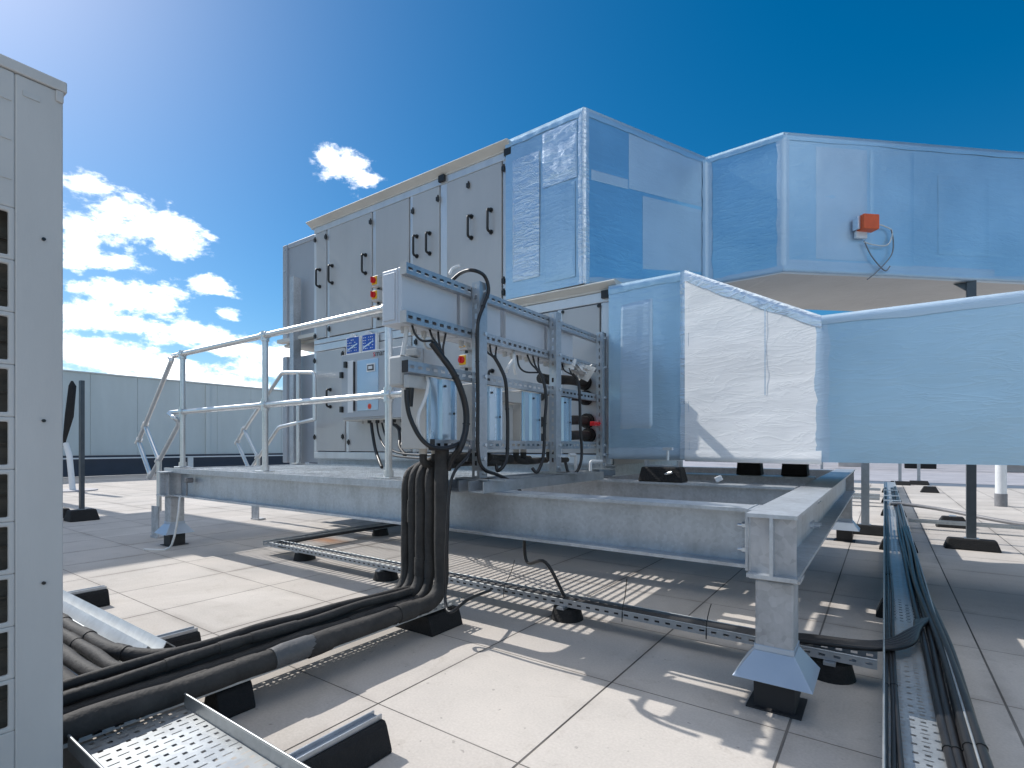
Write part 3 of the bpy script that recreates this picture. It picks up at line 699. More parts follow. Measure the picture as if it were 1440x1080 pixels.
# block and clamp that carry it on the frame
bs = thing('support_block', 'black rubber block on the inner beam under the lower duct', 'support block', (-1.12, 3.31, ZT))
MB().frustum((-1.16, 3.31), .145, .065, ZT+.001, .125, .05, .765).build('block', M['rubber'], bs, .008)
MB().prism([(-1.27,.766),(-1.05,.766),(-1.05,.806),(-1.06,.806),(-1.06,.776),(-1.26,.776),(-1.26,.806),(-1.27,.806)], 'y', 3.28, 3.34).build('strut', M['strut'], bs)
MB().cyl((-1.13,3.262,.72),(-1.08,3.25,.735),.009,n=8).build('bolt', M['bolt'], bs)
MB().cyl((-1.12,3.29,.8062),(-1.12,3.29,.87),.009,n=8).build('bolt', M['bolt'], bs)
MB().box(-1.15,-1.09,3.275,3.305,.872,.89).build('nut_plate', M['bolt'], bs)
tag(MB().obox((-.82,3.33,.70),(1,0,.5),(0,1,0),(-.5,0,1),.02,.012,.016).build('rag_clip', M['white'], None, .004), 'small white clip lying on the inner beam under the white duct panel', 'clip')
for i, (x, y) in enumerate(((-.86, 4.45), (-.55, 4.50))):
    s_ = thing('support_block', ['black rubber block under the white duct panel, set back', 'black rubber block further right behind the inner beam'][i], 'support block', (x, y, ZT))
    MB().frustum((x, y), .09, .07, ZT+.002, .08, .06, .80).build('block', M['rubber'], s_, .008)
    MB().box(x-.07, x+.07, y-.02, y+.02, .8005, .809).build('strut', M['strut'], s_)
bm = MB().box(-1.6,-.42,4.40,4.55,.62,.668); tag(bm.build('cross_plate', M['galv'], None), 'flat steel plate carrying the duct blocks behind the inner beam', 'steel plate')

# ================================================================== SERVICE RACK
RX = -1.74
rk = thing('strut_rack', 'slotted strut rack of four rails on three posts beside the grey unit', 'rack', (RX, 2.6, ZT))
def strut_y(y0, y1, z, name='rail', par=rk, x=RX, h=.05, wd=.034, slot=True):
    """slotted channel along Y: slotted face on +X, top and bottom lips, open back"""
    b = MB(); n_ = int((y1-y0)/.05); cu = (y1-y0)/n_
    b.perf((x+wd/2, y0, z-h/2), (0,1,0), (0,0,1), n_, 1, cu, h, lambda i, j: (.0135, .0072) if slot else None)
    b.add([(x+wd/2,y0,z+h/2),(x+wd/2,y1,z+h/2),(x-wd/2,y1,z+h/2),(x-wd/2,y0,z+h/2)], [(0,1,2,3)])
    b.add([(x+wd/2,y0,z-h/2),(x-wd/2,y0,z-h/2),(x-wd/2,y1,z-h/2),(x+wd/2,y1,z-h/2)], [(0,1,2,3)])
    for s1 in (1, -1):
        b.add([(x-wd/2,y0,z+s1*h/2),(x-wd/2,y1,z+s1*h/2),(x-wd/2,y1,z+s1*(h/2-.012)),(x-wd/2,y0,z+s1*(h/2-.012))], [(0,1,2,3)])
    o = b.build(name, M['strut'], par)
    MB().box(x-wd/2-.002, x+wd/2+.002, y0-.004, y0-.0005, z-h/2-.002, z+h/2+.002).build('end_cap', M['seam'] if z < 1.3 else M['plastic_grey'], o)
    return o
for z, y0 in ((1.69, 1.62), (1.475, 1.62), (1.255, 1.63), (.905, 1.80)): strut_y(y0, 3.55, z)
def post_z(y, z0, z1, x=RX+.046):
    b = MB()
    n_ = int((z1-z0)/.05); cu = (z1-z0)/n_
    wy, wx = .062, .05
    b.perf((x+wx/2, y-wy/2, z0), (0,1,0), (0,0,1), 1, n_, wy, cu, lambda i, j: None)
    b.perf((x-wx/2, y-wy/2, z0), (1,0,0), (0,0,1), 1, n_, wx, cu, lambda i, j: (.0072, .0135))
    b.perf((x+wx/2, y+wy/2, z0), (-1,0,0), (0,0,1), 1, n_, wx, cu, lambda i, j: (.0072, .0135))
    b.add([(x-wx/2,y-wy/2,z0),(x-wx/2,y-wy/2,z1),(x-wx/2,y-wy/2+.012,z1),(x-wx/2,y-wy/2+.012,z0)], [(0,1,2,3)])
    o = b.build('post', M['strut'], rk)
    for zz in (z0+.03, z0+.10): MB().cyl((x+wx/2, y, zz), (x+wx/2+.012, y, zz), .011, n=6, sm=False).build('bolt', M['bolt'], o)
    MB().box(x-.06, x+.09, y-.05, y+.05, z0-.008, z0-.0005).build('base_plate', M['strut'], o)
    for zz in (1.69, 1.475, 1.255, .905):
        MB().cyl((x+wx/2, y+.012, zz), (x+wx/2+.009, y+.012, zz), .010, n=6, sm=False).build('bolt', M['bolt'], o)
for y, zt_ in ((2.10, 1.735), (2.86, 1.74), (3.52, 1.73)): post_z(y, .735, zt_)
# channels on the beams that carry the rack
for y0, y1, x, dz in ((1.98, 3.56, -1.78, 0.), (1.98, 3.30, -1.62, 0.)):
    MB().prism([(x-.05,.6705),(x+.05,.6705),(x+.05,.726),(x+.042,.726),(x+.042,.6785),(x-.042,.6785),(x-.042,.726),(x-.05,.726)], 'y', y0, y1).build('bearer', M['strut'], rk)
MB().box(-1.83, -1.50, 2.06, 2.14, .7265, .7345).box(-1.83, -1.50, 2.82, 2.90, .7265, .7345).build('cross_plate', M['strut'], rk)

# upper row: shallow boxes clamped behind the two top rails
for i, (y0, y1, lab) in enumerate(((1.625, 2.005, 'pale grey flat box at the open front end of the rack'), (2.03, 2.375, 'pale grey flat box just beyond the first rack post'),
                                   (2.42, 2.845, 'pale grey flat box just before the middle rack post'), (2.875, 3.215, 'pale grey flat box beyond the middle rack post, deepest in'))):
    t = thing('control_box', lab, 'control box', (-1.83, (y0+y1)/2, 1.47), 'flat control boxes between the top rails')
    MB().box(-1.888, -1.786, y0, y1, 1.452, 1.702).build('body', M['box_face'], t, .005)
    MB().box(-1.7855, -1.762, y0+.002, y1-.002, 1.45, 1.704).build('cover', M['box_face'], t, .004)
    MB().box(-1.875, -1.80, y0-.005, y0-.0005, 1.47, 1.685).build('end_panel', M['box_face'], t, .002)
    for k in range(5):
        yy = y0+.07+k*(y1-y0-.12)/4
        MB().cyl((-1.82, yy, 1.452), (-1.82, yy, 1.425), .014, n=10).build('cable_gland', M['plastic_grey'], t)
# lower row: valve kits
kits = []
for i, (y0, y1, lab) in enumerate(((1.78, 1.985, 'tall valve box with steel front at the front end of the rack'), (2.14, 2.37, 'tall valve box with steel front right after the first post'),
                                   (2.575, 2.775, 'tall valve box with steel front left of the middle post'), (2.96, 3.165, 'tall valve box with steel front beyond the middle post'))):
    t = thing('valve_box', lab, 'valve box', (-1.84, (y0+y1)/2, .88), 'valve boxes between the lower rails')
    MB().box(-1.93, -1.762, y0, y1, .885, 1.232).build('casing', M['kit'], t, .004)
    # folded steel front: shallow vertical flutes
    b = MB(); prof = [(0,0),(.06,0),(.09,.012),(.28,.012),(.33,-.004),(.42,-.004),(.47,.012),(.70,.012),(.75,0),(.88,0),(.90,.014),(.97,.014),(1,0)]
    vs = []
    for zz in (.90, 1.225):
        for u_, d_ in prof: vs.append((-1.757+d_, y0+u_*(y1-y0), zz))
    n_ = len(prof); b.add(vs, [(k, k+1, n_+k+1, n_+k) for k in range(n_-1)]).build('front', M['kit_face'], t)
    for u_, zz in ((.55, 1.19), (.86, 1.06)): MB().cyl((-1.744, y0+u_*(y1-y0), zz), (-1.738, y0+u_*(y1-y0), zz), .006, n=8).build('screw', M['plastic_black'], t)
    for k in (.3, .7): MB().cyl((-1.84, y0+k*(y1-y0), .885), (-1.84, y0+k*(y1-y0), .86), .02, n=12).build('pipe_stub', M['kit'], t)
    kits.append((y0, y1))
# junction boxes
jb = thing('junction_box', 'grey plastic junction box at the front end of the third rail', 'junction box', (-1.86, 1.70, 1.2))
MB().box(-1.886, -1.795, 1.66, 1.80, 1.175, 1.318).build('body', M['plastic_grey'], jb, .012)
MB().box(-1.79, -1.755, 1.665, 1.80, 1.165, 1.225).build('lid', M['plastic_grey'], jb, .004)
MB().cyl((-1.775, 1.69, 1.165), (-1.775, 1.69, 1.08), .021, .014, n=10).build('cable_gland', M['plastic_black'], jb)
MB().obox((-1.82,1.75,1.338),(1,.4,0),(-.4,1,0),(0,0,1),.035,.03,.018).build('hood', M['plastic_grey'], jb, .01)
j2 = thing('junction_box', 'small beige junction box between the second and third valve boxes', 'junction box', (-1.77, 2.5, 1.15))
MB().box(-1.80, -1.745, 2.425, 2.56, 1.15, 1.215).build('body', M['kit'], j2, .004)
MB().box(-1.86, -1.801, 2.44, 2.55, .92, 1.149).build('riser', M['kit'], j2, .004)

# crumpled white bag and red strap at the rack end
bg = MB(); rr = random.Random(3)
for k in range(9):
    c_ = V((-1.72+rr.uniform(-.03,.03), 3.22+rr.uniform(-.10,.12), 1.43+rr.uniform(-.05,.04)))
    a1 = V((rr.uniform(-1,1), rr.uniform(-1,1), rr.uniform(-1,1))).normalized(); a2 = a1.cross(V((.3,.2,1))).normalized()
    bg.foil(c_-a1*.06-a2*.035, c_+a1*.06-a2*.045, c_+a1*.05+a2*.035, c_-a1*.055+a2*.03, 6, 6, .03, (20, 20), k*3)
tag(bg.build('plastic_bag', M['cable_white']), 'crumpled white plastic bag stuffed behind the second rail near the duct', 'bag')
tag(MB().box(-1.725,-1.69,3.40,3.56,1.045,1.075).cyl((-1.707,3.44,1.06),(-1.66,3.44,1.06),.006,n=6).build('red_strap', M['red'], None, .004), 'small red clamp strap on the last rack post', 'strap')

# ---- electrical cables on the rack
def cab(name, label, pts, r, m='cable', group=None, cat='cable', ties=(), n=10):
    pp = spline(pts, 7)
    o = MB().tube(pp, r, n).build(name, M[m]); tag(o, label, cat, group)
    for t_ in ties:
        k = int(t_*(len(pp)-2)); d_ = (pp[k+1]-pp[k]).normalized()
        MB().tube([pp[k], pp[k]+d_*.006], r*1.22, n).build('cable_tie', M['plastic_black'], o)
    return o
CG = 'cables on the slotted rack'
CX = -1.655
cab('cable', 'thick black cable arching over the top rail and down the first post', [(-1.800, 2.009, 1.747), (-1.750, 2.017, 1.776), (-1.655, 1.993, 1.766), (-1.655, 2.089, 1.763), (-1.655, 2.124, 1.699), (-1.655, 2.083, 1.610), (-1.655, 2.037, 1.511), (-1.655, 2.032, 1.351), (-1.655, 2.037, 1.138), (-1.655, 2.037, 0.889), (-1.655, 2.077, 0.788), (-1.655, 2.203, 0.747), (-1.655, 2.332, 0.702), (-1.665, 2.422, 0.649), (-1.635, 2.399, 0.612), (-1.605, 2.376, 0.441), (-1.605, 2.404, 0.261), (-1.42, 2.30, .30), (-1.34, 2.36, .12)], .0092, group=CG, ties=(.28,.4,.5))
cab('cable', 'thick black cable bundle sweeping from the front box to the riser', [(-1.700, 1.756, 1.375), (-1.690, 1.807, 1.322), (-1.660, 1.853, 1.252), (-1.655, 1.908, 1.169), (-1.655, 1.945, 1.079), (-1.655, 1.945, 0.983), (-1.655, 1.908, 0.897), (-1.700, 1.907, 0.848), (-1.740, 1.911, 0.785)], .0155, group=CG, ties=(.3,.6,.8))
cab('cable', 'black conduit drooping in a loop below the grey junction box', [(-1.740, 1.635, 1.151), (-1.740, 1.639, 1.097), (-1.730, 1.651, 1.024), (-1.700, 1.679, 0.941), (-1.680, 1.730, 0.897), (-1.670, 1.824, 0.890), (-1.670, 1.925, 0.917), (-1.680, 1.974, 0.953)], .0105, group=CG)
cab('cable', 'black cable bundle hanging in the bay after the first post', [(-1.700, 2.225, 1.382), (-1.680, 2.262, 1.317), (-1.655, 2.273, 1.243), (-1.655, 2.286, 1.118), (-1.655, 2.292, 1.004), (-1.655, 2.286, 0.850), (-1.655, 2.254, 0.794), (-1.680, 2.236, 0.767), (-1.700, 2.250, 0.793)], .010, group=CG, ties=(.4,.6))
cab('cable', 'black cable bundle hanging just before the middle post', [(-1.700, 2.670, 1.359), (-1.670, 2.678, 1.293), (-1.655, 2.687, 1.186), (-1.655, 2.670, 1.036), (-1.655, 2.662, 0.887), (-1.655, 2.638, 0.803), (-1.655, 2.584, 0.746), (-1.680, 2.569, 0.771)], .010, group=CG, ties=(.45,.7))
cab('cable', 'black cable hanging in the bay beyond the middle post', [(-1.700, 3.095, 1.381), (-1.680, 3.127, 1.340), (-1.655, 3.111, 1.241), (-1.655, 3.121, 1.028), (-1.655, 3.141, 0.838), (-1.655, 3.081, 0.735), (-1.680, 3.010, 0.723), (-1.700, 2.999, 0.793)], .010, group=CG)
def tails(spec, label0, r=.0055):
    for k, (pts, lab) in enumerate(spec): cab('cable', lab, pts, r, group='thin cables dropping from the flat boxes', n=7)
tails([([(-1.760, 1.688, 1.456), (-1.740, 1.691, 1.408), (-1.710, 1.706, 1.378), (-1.700, 1.760, 1.386)], 'thin black cable, first loop under the front flat box'),
       ([(-1.760, 1.803, 1.454), (-1.730, 1.791, 1.411), (-1.710, 1.809, 1.372), (-1.690, 1.816, 1.330)], 'thin black cable, second drop under the front flat box'),
       ([(-1.760, 1.862, 1.454), (-1.730, 1.835, 1.405), (-1.710, 1.823, 1.367), (-1.690, 1.821, 1.324)], 'thin black cable, third drop under the front flat box'),
       ([(-1.760, 1.917, 1.457), (-1.730, 1.874, 1.411), (-1.710, 1.843, 1.363), (-1.690, 1.826, 1.318)], 'thin black cable, fourth drop under the front flat box'),
       ([(-1.760, 2.221, 1.449), (-1.730, 2.202, 1.405), (-1.700, 2.213, 1.377), (-1.700, 2.244, 1.362)], 'thin black cable, first drop after the first post'),
       ([(-1.760, 2.271, 1.449), (-1.730, 2.245, 1.400), (-1.700, 2.244, 1.362), (-1.690, 2.269, 1.326)], 'thin black cable, second drop after the first post'),
       ([(-1.760, 2.330, 1.450), (-1.730, 2.283, 1.393), (-1.700, 2.263, 1.349), (-1.690, 2.275, 1.319)], 'thin black cable, third drop after the first post'),
       ([(-1.760, 2.531, 1.431), (-1.730, 2.509, 1.363), (-1.710, 2.546, 1.333), (-1.700, 2.662, 1.341)], 'thin black cable, long loop before the middle post'),
       ([(-1.760, 2.636, 1.455), (-1.730, 2.630, 1.399), (-1.710, 2.654, 1.366), (-1.690, 2.662, 1.340)], 'thin black cable, second drop before the middle post'),
       ([(-1.760, 2.699, 1.455), (-1.730, 2.677, 1.397), (-1.710, 2.678, 1.361), (-1.690, 2.678, 1.325)], 'thin black cable, third drop before the middle post'),
       ([(-1.760, 2.764, 1.455), (-1.730, 2.717, 1.398), (-1.710, 2.702, 1.355), (-1.690, 2.694, 1.318)], 'thin black cable, fourth drop before the middle post'),
       ([(-1.760, 3.056, 1.453), (-1.730, 3.033, 1.404), (-1.710, 3.064, 1.383), (-1.700, 3.104, 1.377)], 'thin black cable, first drop beyond the middle post'),
       ([(-1.760, 3.144, 1.454), (-1.730, 3.110, 1.414), (-1.710, 3.103, 1.382), (-1.700, 3.124, 1.365)], 'thin black cable, second drop beyond the middle post')], '')
cab('cable', 'white cable curving down beside the front valve box', [(-1.750, 1.774, 1.224), (-1.720, 1.753, 1.186), (-1.710, 1.724, 1.118), (-1.710, 1.684, 1.044), (-1.710, 1.680, 0.986), (-1.720, 1.707, 0.936), (-1.740, 1.745, 0.916)], .008, 'cable_white', CG)
cab('cable', 'white cable drooping in the bay after the first post', [(-1.760, 2.494, 1.451), (-1.720, 2.438, 1.394), (-1.710, 2.369, 1.336), (-1.720, 2.369, 1.309)], .010, 'cable_white', CG)
cab('cable', 'short white cable tail forked beside the long loop', [(-1.720, 2.438, 1.402), (-1.710, 2.431, 1.352), (-1.720, 2.459, 1.311)], .009, 'cable_white', CG)
cab('cable', 'beige cable dropping behind the front flat box', [(-1.800, 1.810, 1.450), (-1.800, 1.810, 1.395), (-1.790, 1.824, 1.369), (-1.780, 1.883, 1.377)], .006, 'kit', CG)
cab('cable', 'white conduit rising from the grey junction box to the flat box', [(-1.800, 1.695, 1.466), (-1.800, 1.691, 1.416), (-1.800, 1.678, 1.355), (-1.800, 1.669, 1.314)], .011, 'cable_white', CG)
cab('cable', 'white cable tucked behind the top rail with a black end', [(-1.880, 2.076, 1.813), (-1.880, 2.098, 1.846), (-1.880, 2.132, 1.867), (-1.880, 2.156, 1.877)], .007, 'cable_white', CG)
cab('cable', 'grey cable leading from the riser up to the first post', [(-1.660, 1.950, 0.827), (-1.660, 1.977, 0.872), (-1.680, 2.012, 0.918), (-1.700, 1.997, 0.932)], .007, 'cable_grey', CG)
cab('cable', 'grey cable dropping from the rack beside the riser to the paving', [(-1.660, 1.988, 0.882), (-1.650, 1.939, 0.838), (-1.640, 1.850, 0.783), (-1.650, 1.822, 0.691), (-1.660, 1.813, 0.460), (-1.680, 1.825, 0.222), (-1.650, 1.802, 0.150), (-1.600, 1.786, 0.147), (-1.620, 1.930, 0.167), (-1.680, 2.174, 0.144)], .0075, 'cable', CG)
# cables under the cabinet
CC = 'cables below the control cabinet'
for k, (lab, pts, r) in enumerate((
    ('thick black cable from the cabinet down to the grating', [(-4.182, 3.460, 1.128), (-4.137, 3.440, 1.020), (-4.047, 3.400, 0.865), (-3.867, 3.300, 0.746), (-3.744, 3.220, 0.705)], .016),
    ('black cable from the cabinet looping toward the rack, outermost', [(-4.097, 3.460, 1.125), (-3.995, 3.400, 1.003), (-3.788, 3.300, 0.880), (-3.396, 3.100, 0.809), (-1.95, 2.6, .80)], .009),
    ('black cable from the cabinet looping toward the rack, inner', [(-4.023, 3.460, 1.124), (-3.913, 3.400, 1.016), (-3.730, 3.300, 0.920), (-3.343, 3.100, 0.833), (-1.95, 2.7, .83)], .009),
    ('black cable bundle from the cabinet right end behind the post', [(-3.880, 3.460, 1.120), (-3.747, 3.420, 1.061), (-3.705, 3.400, 0.980), (-3.596, 3.300, 0.894), (-3.309, 3.100, 0.822)], .014),
    ('black cable arching from the cabinet right end', [(-3.820, 3.460, 1.105), (-3.708, 3.420, 1.054), (-3.657, 3.400, 0.980), (-3.578, 3.300, 0.881), (-3.380, 3.150, 0.820)], .010))):
    cab('cable', lab, pts, r, group=CC)
# pipes entering the unit side beyond the rack
for k, (z, lab) in enumerate(((1.38, 'black lagged pipe into the grey unit, topmost of the pair'), (1.265, 'black lagged pipe into the grey unit, lower of the pair'), (1.09, 'short black lagged pipe into the grey unit above the red strap'), (.98, 'black lagged pipe stub into the grey unit, lowest'))):
    x = -1.86 + .012*k
    o = MB().tube(bend([(x, FY-.014, z), (x, 3.35, z), (-1.86, 3.05, z-.03), (-1.86, 2.95, z-.03)], .1), .034, 14).build('lagged_pipe', M['foam'])
    tag(o, lab, 'pipe', 'lagged pipes into the unit side')
    MB().cyl((x, FY-.0145, z), (x, FY-.045, z), .056, n=20).build('collar', M['rubber'], o)

# white angle brackets at the foot of the rack
br = MB().tube(bend([(-1.70,3.05,.84),(-1.70,3.14,.84),(-1.70,3.14,.70),(-1.70,3.36,.70),(-1.70,3.36,.79),(-1.66,3.46,.79)], .015, 3), .011, 8)
tag(br.build('bent_pipe', M['white']), 'bent white condensate pipe at the foot of the last rack bay', 'pipe')

# ================================================================== LAGGED PIPES, TRAYS
PG_ = 'black lagged pipes rising up the front of the platform'
def lagged(label, pts, r, seed, joints=(), group=PG_):
    pp = bend(pts, .13, 7)
    # resample and let the foam lagging sag and swell a little
    out = [pp[0]]
    for p in pp[1:]:
        n_ = max(1, int((p-out[-1]).length/.05)); q = out[-1].copy()
        for k in range(1, n_+1): out.append(q.lerp(p, k/n_))
    out = [p + V((noise.noise(p*4+V((seed,0,0))), noise.noise(p*4+V((0,seed,0))), noise.noise(p*4+V((0,0,seed)))))*.009 for p in out]
    rs = [r*(1+.10*noise.noise(p*7+V((seed*3,1,0)))) for p in out]
    o = MB().tube(out, rs, 14).build('lagged_pipe', M['foam']); tag(o, label, 'pipe', group)
    for t_ in joints:
        k = int(t_*(len(out)-2)); MB().tube([out[k-1], out[k], out[k+1]], [r*1.13, r*1.17, r*1.13], 14).build('tape_joint', M['foam'], o)
    return o
RYY = 1.89
ri = [(-2.015, .021, 'outermost left'), (-1.965, .024, 'second from left'), (-1.905, .029, 'third from left'), (-1.845, .024, 'fourth from left'), (-1.765, .036, 'broad dark one at the right')]
for k, (x, r, lab) in enumerate(ri):
    zt_ = .80 + .012*k; zb_ = .110 + r + (0 if k == 4 else .018)
    top = [(x, RYY, zt_), (x+.03, 2.35, zt_), (x+.05, 3.2-.3*k, zt_)] if k < 4 else [(x, RYY, .93)]
    if k in (0, 2): start = [(-4.2, .665-.07*k, zb_), (x, .665-.07*k, zb_)]
    elif k == 1: start = [(-4.2, .598, zb_+.01), (x, .598, zb_+.01)]
    else: start = [(x, .39, zb_)]
    lagged('black foam lagged pipe climbing to the rack, ' + lab, start + [(x, RYY, zb_)] + top, r, k*5+1, (.3,.45,.62,.75) if k < 3 else (.35,.55))
# more pipes lying in the trays
for k, (lab, pts, r) in enumerate((
    ('black lagged pipe lying along the tray edge nearest the empty tray', [(-1.795, .39, .140), (-1.795, 1.0, .140), (-1.81, 1.80, .140)], .030),
    ('thin lagged pipe lying on top of the pipes in the tray', [(-1.87, .39, .195), (-1.87, .9, .205), (-1.88, 1.80, .195)], .018),
    ('grey-looking lagged pipe turning the corner low in the tray', [(-4.2, .478, .145), (-1.93, .478, .145), (-1.93, 1.80, .145)], .036),
    ('narrow lagged pipe beside the channel rails', [(-4.2, .715, .15), (-2.2, .715, .15), (-2.0, .95, .15), (-2.0, 1.80, .15)], .024),
    ('lagged pipe hidden lowest in the tray corner', [(-4.2, .412, .138), (-1.84, .412, .138), (-1.84, 1.5, .138)], .028))):
    lagged(lab, pts, r, 40+k*3, (.25, .4, .5, .6), 'black lagged pipes lying in the trays')
# short pipes dropping from valve boxes to the run beneath
for k, (y0, y1) in enumerate(kits):
    for q in (.3, .7):
        yy = y0+q*(y1-y0)
        o = MB().tube(bend([(-1.84, yy, .862), (-1.84, yy, .815), (-1.84, yy+.10, .80), (-1.86, yy+.2, .80)], .03), .019, 10).build('lagged_pipe', M['foam'])
        tag(o, 'short black lagged pipe bending below valve box', 'pipe', 'short pipes below the valve boxes')
o = lagged('slim lagged pipe riding along the left of the tray bundle', [(-1.94, .39, .205), (-1.94, 1.0, .21), (-1.94, 1.5, .205), (-1.93, 1.84, .185)], .016, 77)
o = MB().tube([(-1.765, 1.02, .146), (-1.765, 1.06, .148), (-1.765, 1.16, .148), (-1.765, 1.19, .146)], [.037, .0405, .040, .037], 16).build('tape_wrap', M['wrap']); tag(o, 'grey tape wrapped round the front lagged pipe midway along the tray', 'tape')
def cover_tape(label, c, a, b_, d_):
    o = MB().obox(c, (1,0,0), (0,1,0), (0,0,1), a, b_, d_).build('duct_tape', M['foam'], None, .012, seg=3); tag(o, label, 'tape'); return o

def tray(name, label, p0, axis, L, wd, fl, m='tray', cell=.025, hole=None, group=None, par=None, plain=False):
    """perforated tray: sheet with real openings and two upright flanges with slots"""
    ax = {'x': (V((1,0,0)), V((0,1,0))), 'y': (V((0,1,0)), V((1,0,0)))}[axis]
    u, v = ax; p0 = V(p0); nu, nv_ = int(L/cell), max(1, round(wd/cell)); cu, cv = L/nu, wd/nv_
    hole = hole or (lambda i, j: (.0062, .0045) if (i+j) % 2 == 0 else (.0105, .0022) if (i+2*j) % 4 < 2 else (.0045, .006))
    b = MB().perf(p0, u, v, nu, nv_, cu, cv, hole)
    nf = int(L/.05)
    b.perf(p0, u, V((0,0,1)), nf, 1, L/nf, fl, lambda i, j: None if plain else (.011, .0045))
    b.perf(p0+v*wd, u, V((0,0,1)), nf, 1, L/nf, fl, lambda i, j: None if plain else (.011, .0045))
    o = b.build(name, M[m], par)
    if par is None: tag(o, label, 'cable tray', group)
    q = MB()
    for s_ in (0, wd):
        q.tube([p0+v*s_+V((0,0,fl)), p0+v*s_+V((0,0,fl))+u*L], .0035, 6)
    q.build('rolled_edge', M['tray'], o)
    return o
tray('cable_tray', 'perforated tray under the lagged pipes running to the riser', (-2.05, .385, .105), 'y', 1.635, .295, .022)
tray('cable_tray', 'empty perforated steel tray crossing the lower left corner', (-1.74, .445, .105), 'x', 2.0, .28, .04, cell=.031, hole=lambda i, j: (.0058, .0058) if (i+j) % 2 else (.0024, .0128), plain=True)
tray('cable_tray', 'perforated tray under lagged pipes coming from behind the condenser unit', (-4.4, .33, .105), 'x', 2.34, .43, .03)
b = MB().cyl((-1.17, .62, .1055), (-1.17, .62, .111), .014, n=16).cyl((-1.17, .62, .111), (-1.17, .62, .116), .009, n=6, sm=False)
tag(b.build('tray_bolt', M['bolt']), 'round bolt head on the empty perforated tray', 'bolt')

def bar_foot(name, label, c, L, along, group, h=.095, wd=.12, z=0):
    """black recycled-rubber bar foot with a steel channel let into its top"""
    x, y = c
    t = thing(name, label, 'rubber foot', (x, y, z), group)
    w2, w1 = wd/2, wd/2-.022
    prof = [(-w2, z), (w2, z), (w2, z+.012), (w1, z+h-.012), (w1-.008, z+h), (-w1+.008, z+h), (-w1, z+h-.012), (-w2, z+.012)]
    if along == 'y': MB().prism([(x+p[0], p[1]) for p in prof], 'y', y-L/2, y+L/2).build('block', M['rubber'], t, .004)
    else: MB().prism([(y+p[0], p[1]) for p in prof], 'x', x-L/2, x+L/2).build('block', M['rubber'], t, .004)
    q = [(-.019, z+h+.001), (.019, z+h+.001), (.019, z+h+.016), (.015, z+h+.016), (.015, z+h+.005), (-.015, z+h+.005), (-.015, z+h+.016), (-.019, z+h+.016)]
    if along == 'y': MB().prism([(x+p[0], p[1]) for p in q], 'y', y-L/2+.004, y+L/2-.004).build('channel', M['strut'], t)
    else: MB().prism([(y+p[0], p[1]) for p in q], 'x', x-L/2+.004, x+L/2-.004).build('channel', M['strut'], t)
    return t
FG = 'black rubber bar feet under the trays'
bar_foot('bar_foot', 'long black rubber bar foot with steel strip sticking out from the empty tray', (-1.235, .80), .50, 'y', FG, .088)
bar_foot('bar_foot', 'black rubber foot under the corner where pipes meet the empty tray', (-1.82, .90), .12, 'y', FG, .088)
bar_foot('bar_foot', 'black rubber foot under the tray at the riser', (-1.86, 1.90), .22, 'y', FG, .088, .26)
bar_foot('bar_foot', 'black rubber bar foot under the near end of the zigzag channels', (-2.47, .90), .36, 'y', FG, .088)
bar_foot('bar_foot', 'black rubber bar foot under the zigzag channels, by the condenser unit', (-3.62, .92), .36, 'y', FG, .088)
# zigzag galvanised channels
b = MB(); pr = [(.742,.132),(.765,.112),(.80,.158),(.838,.112),(.862,.156),(.89,.128)]
vs = []
for x in (-4.6, -2.215):
    vs += [(x, *p) for p in pr]
n_ = len(pr)
o = b.add(vs, [(k, k+1, n_+k+1, n_+k) for k in range(n_-1)]).build('zigzag_channel', M['zig']); md = o.modifiers.new('t', 'SOLIDIFY'); md.thickness = .004
tag(o, 'bright galvanised zigzag channel cover resting on rubber feet, lower left', 'channel')

# ---- small tray run beneath the platform
LT = 'slim cable trays under the platform'
tray('cable_tray', 'slim slotted cable tray crossing the paving below the platform', (-4.10, 2.35, .075), 'x', 4.08, .10, .035, m='strut', group=LT)
tray('cable_tray', 'slim slotted cable tray turning back under the platform at its left end', (-4.20, 2.35, .075), 'y', 1.5, .10, .035, m='strut', group=LT)
for k in range(5):
    y = 2.365+.017*k
    cab('cable', 'black cable lying in the slim tray below the platform', [(-4.15+.02*k, 3.8, .09), (-4.15+.02*k, 2.75, .092), (-4.05+.02*k, y+.03, .092), (-3.7, y, .09), (-2.5, y+.006, .092), (-1.3, y, .09), (-.55, y, .10), (-.25, y+.005, .125), (-.02, y+.03, .14), (.09, y+.16+.02*k, .15), (.115+.012*k, y+.5, .14)], .011, group='cables in the slim tray')
def round_foot(x, y, lab, r=.085, h=.062):
    t = thing('round_foot', lab, 'rubber foot', (x, y, 0), 'round rubber feet under the slim trays')
    MB().cyl((x, y, 0), (x, y, h), r, r*.82, 24).build('block', M['rubber'], t, .006)
    MB().box(x-.02, x+.02, y-.075, y+.075, h+.0005, h+.0115).build('channel', M['strut'], t)
round_foot(-1.35, 2.40, 'round black foot under the slim tray mid-span')
round_foot(-.17, 2.40, 'round black foot under the slim tray just beyond the near steel leg')
round_foot(-2.75, 2.40, 'round black foot under the slim tray behind the riser')
round_foot(-3.75, 2.44, 'round black foot near the left corner of the slim tray')
round_foot(-4.15, 3.55, 'round black foot at the far end of the slim tray')
for k, (x, dx, dy) in enumerate(((-1.72, .03, .05), (-1.02, .01, .02), (-.63, .015, .01), (-.40, .03, .05))):
    o = MB().tube(spline([(x, 2.345, .06), (x, 2.35, .12), (x+dx*.5, 2.36+dy*.5, .18), (x+dx, 2.36+dy, .26-.05*(k > 1))], 5), .0022, 5).build('cable_tie', M['plastic_black'])
    tag(o, 'upright loose end of a black cable tie on the slim tray', 'cable tie', 'loose cable tie ends on the slim tray')

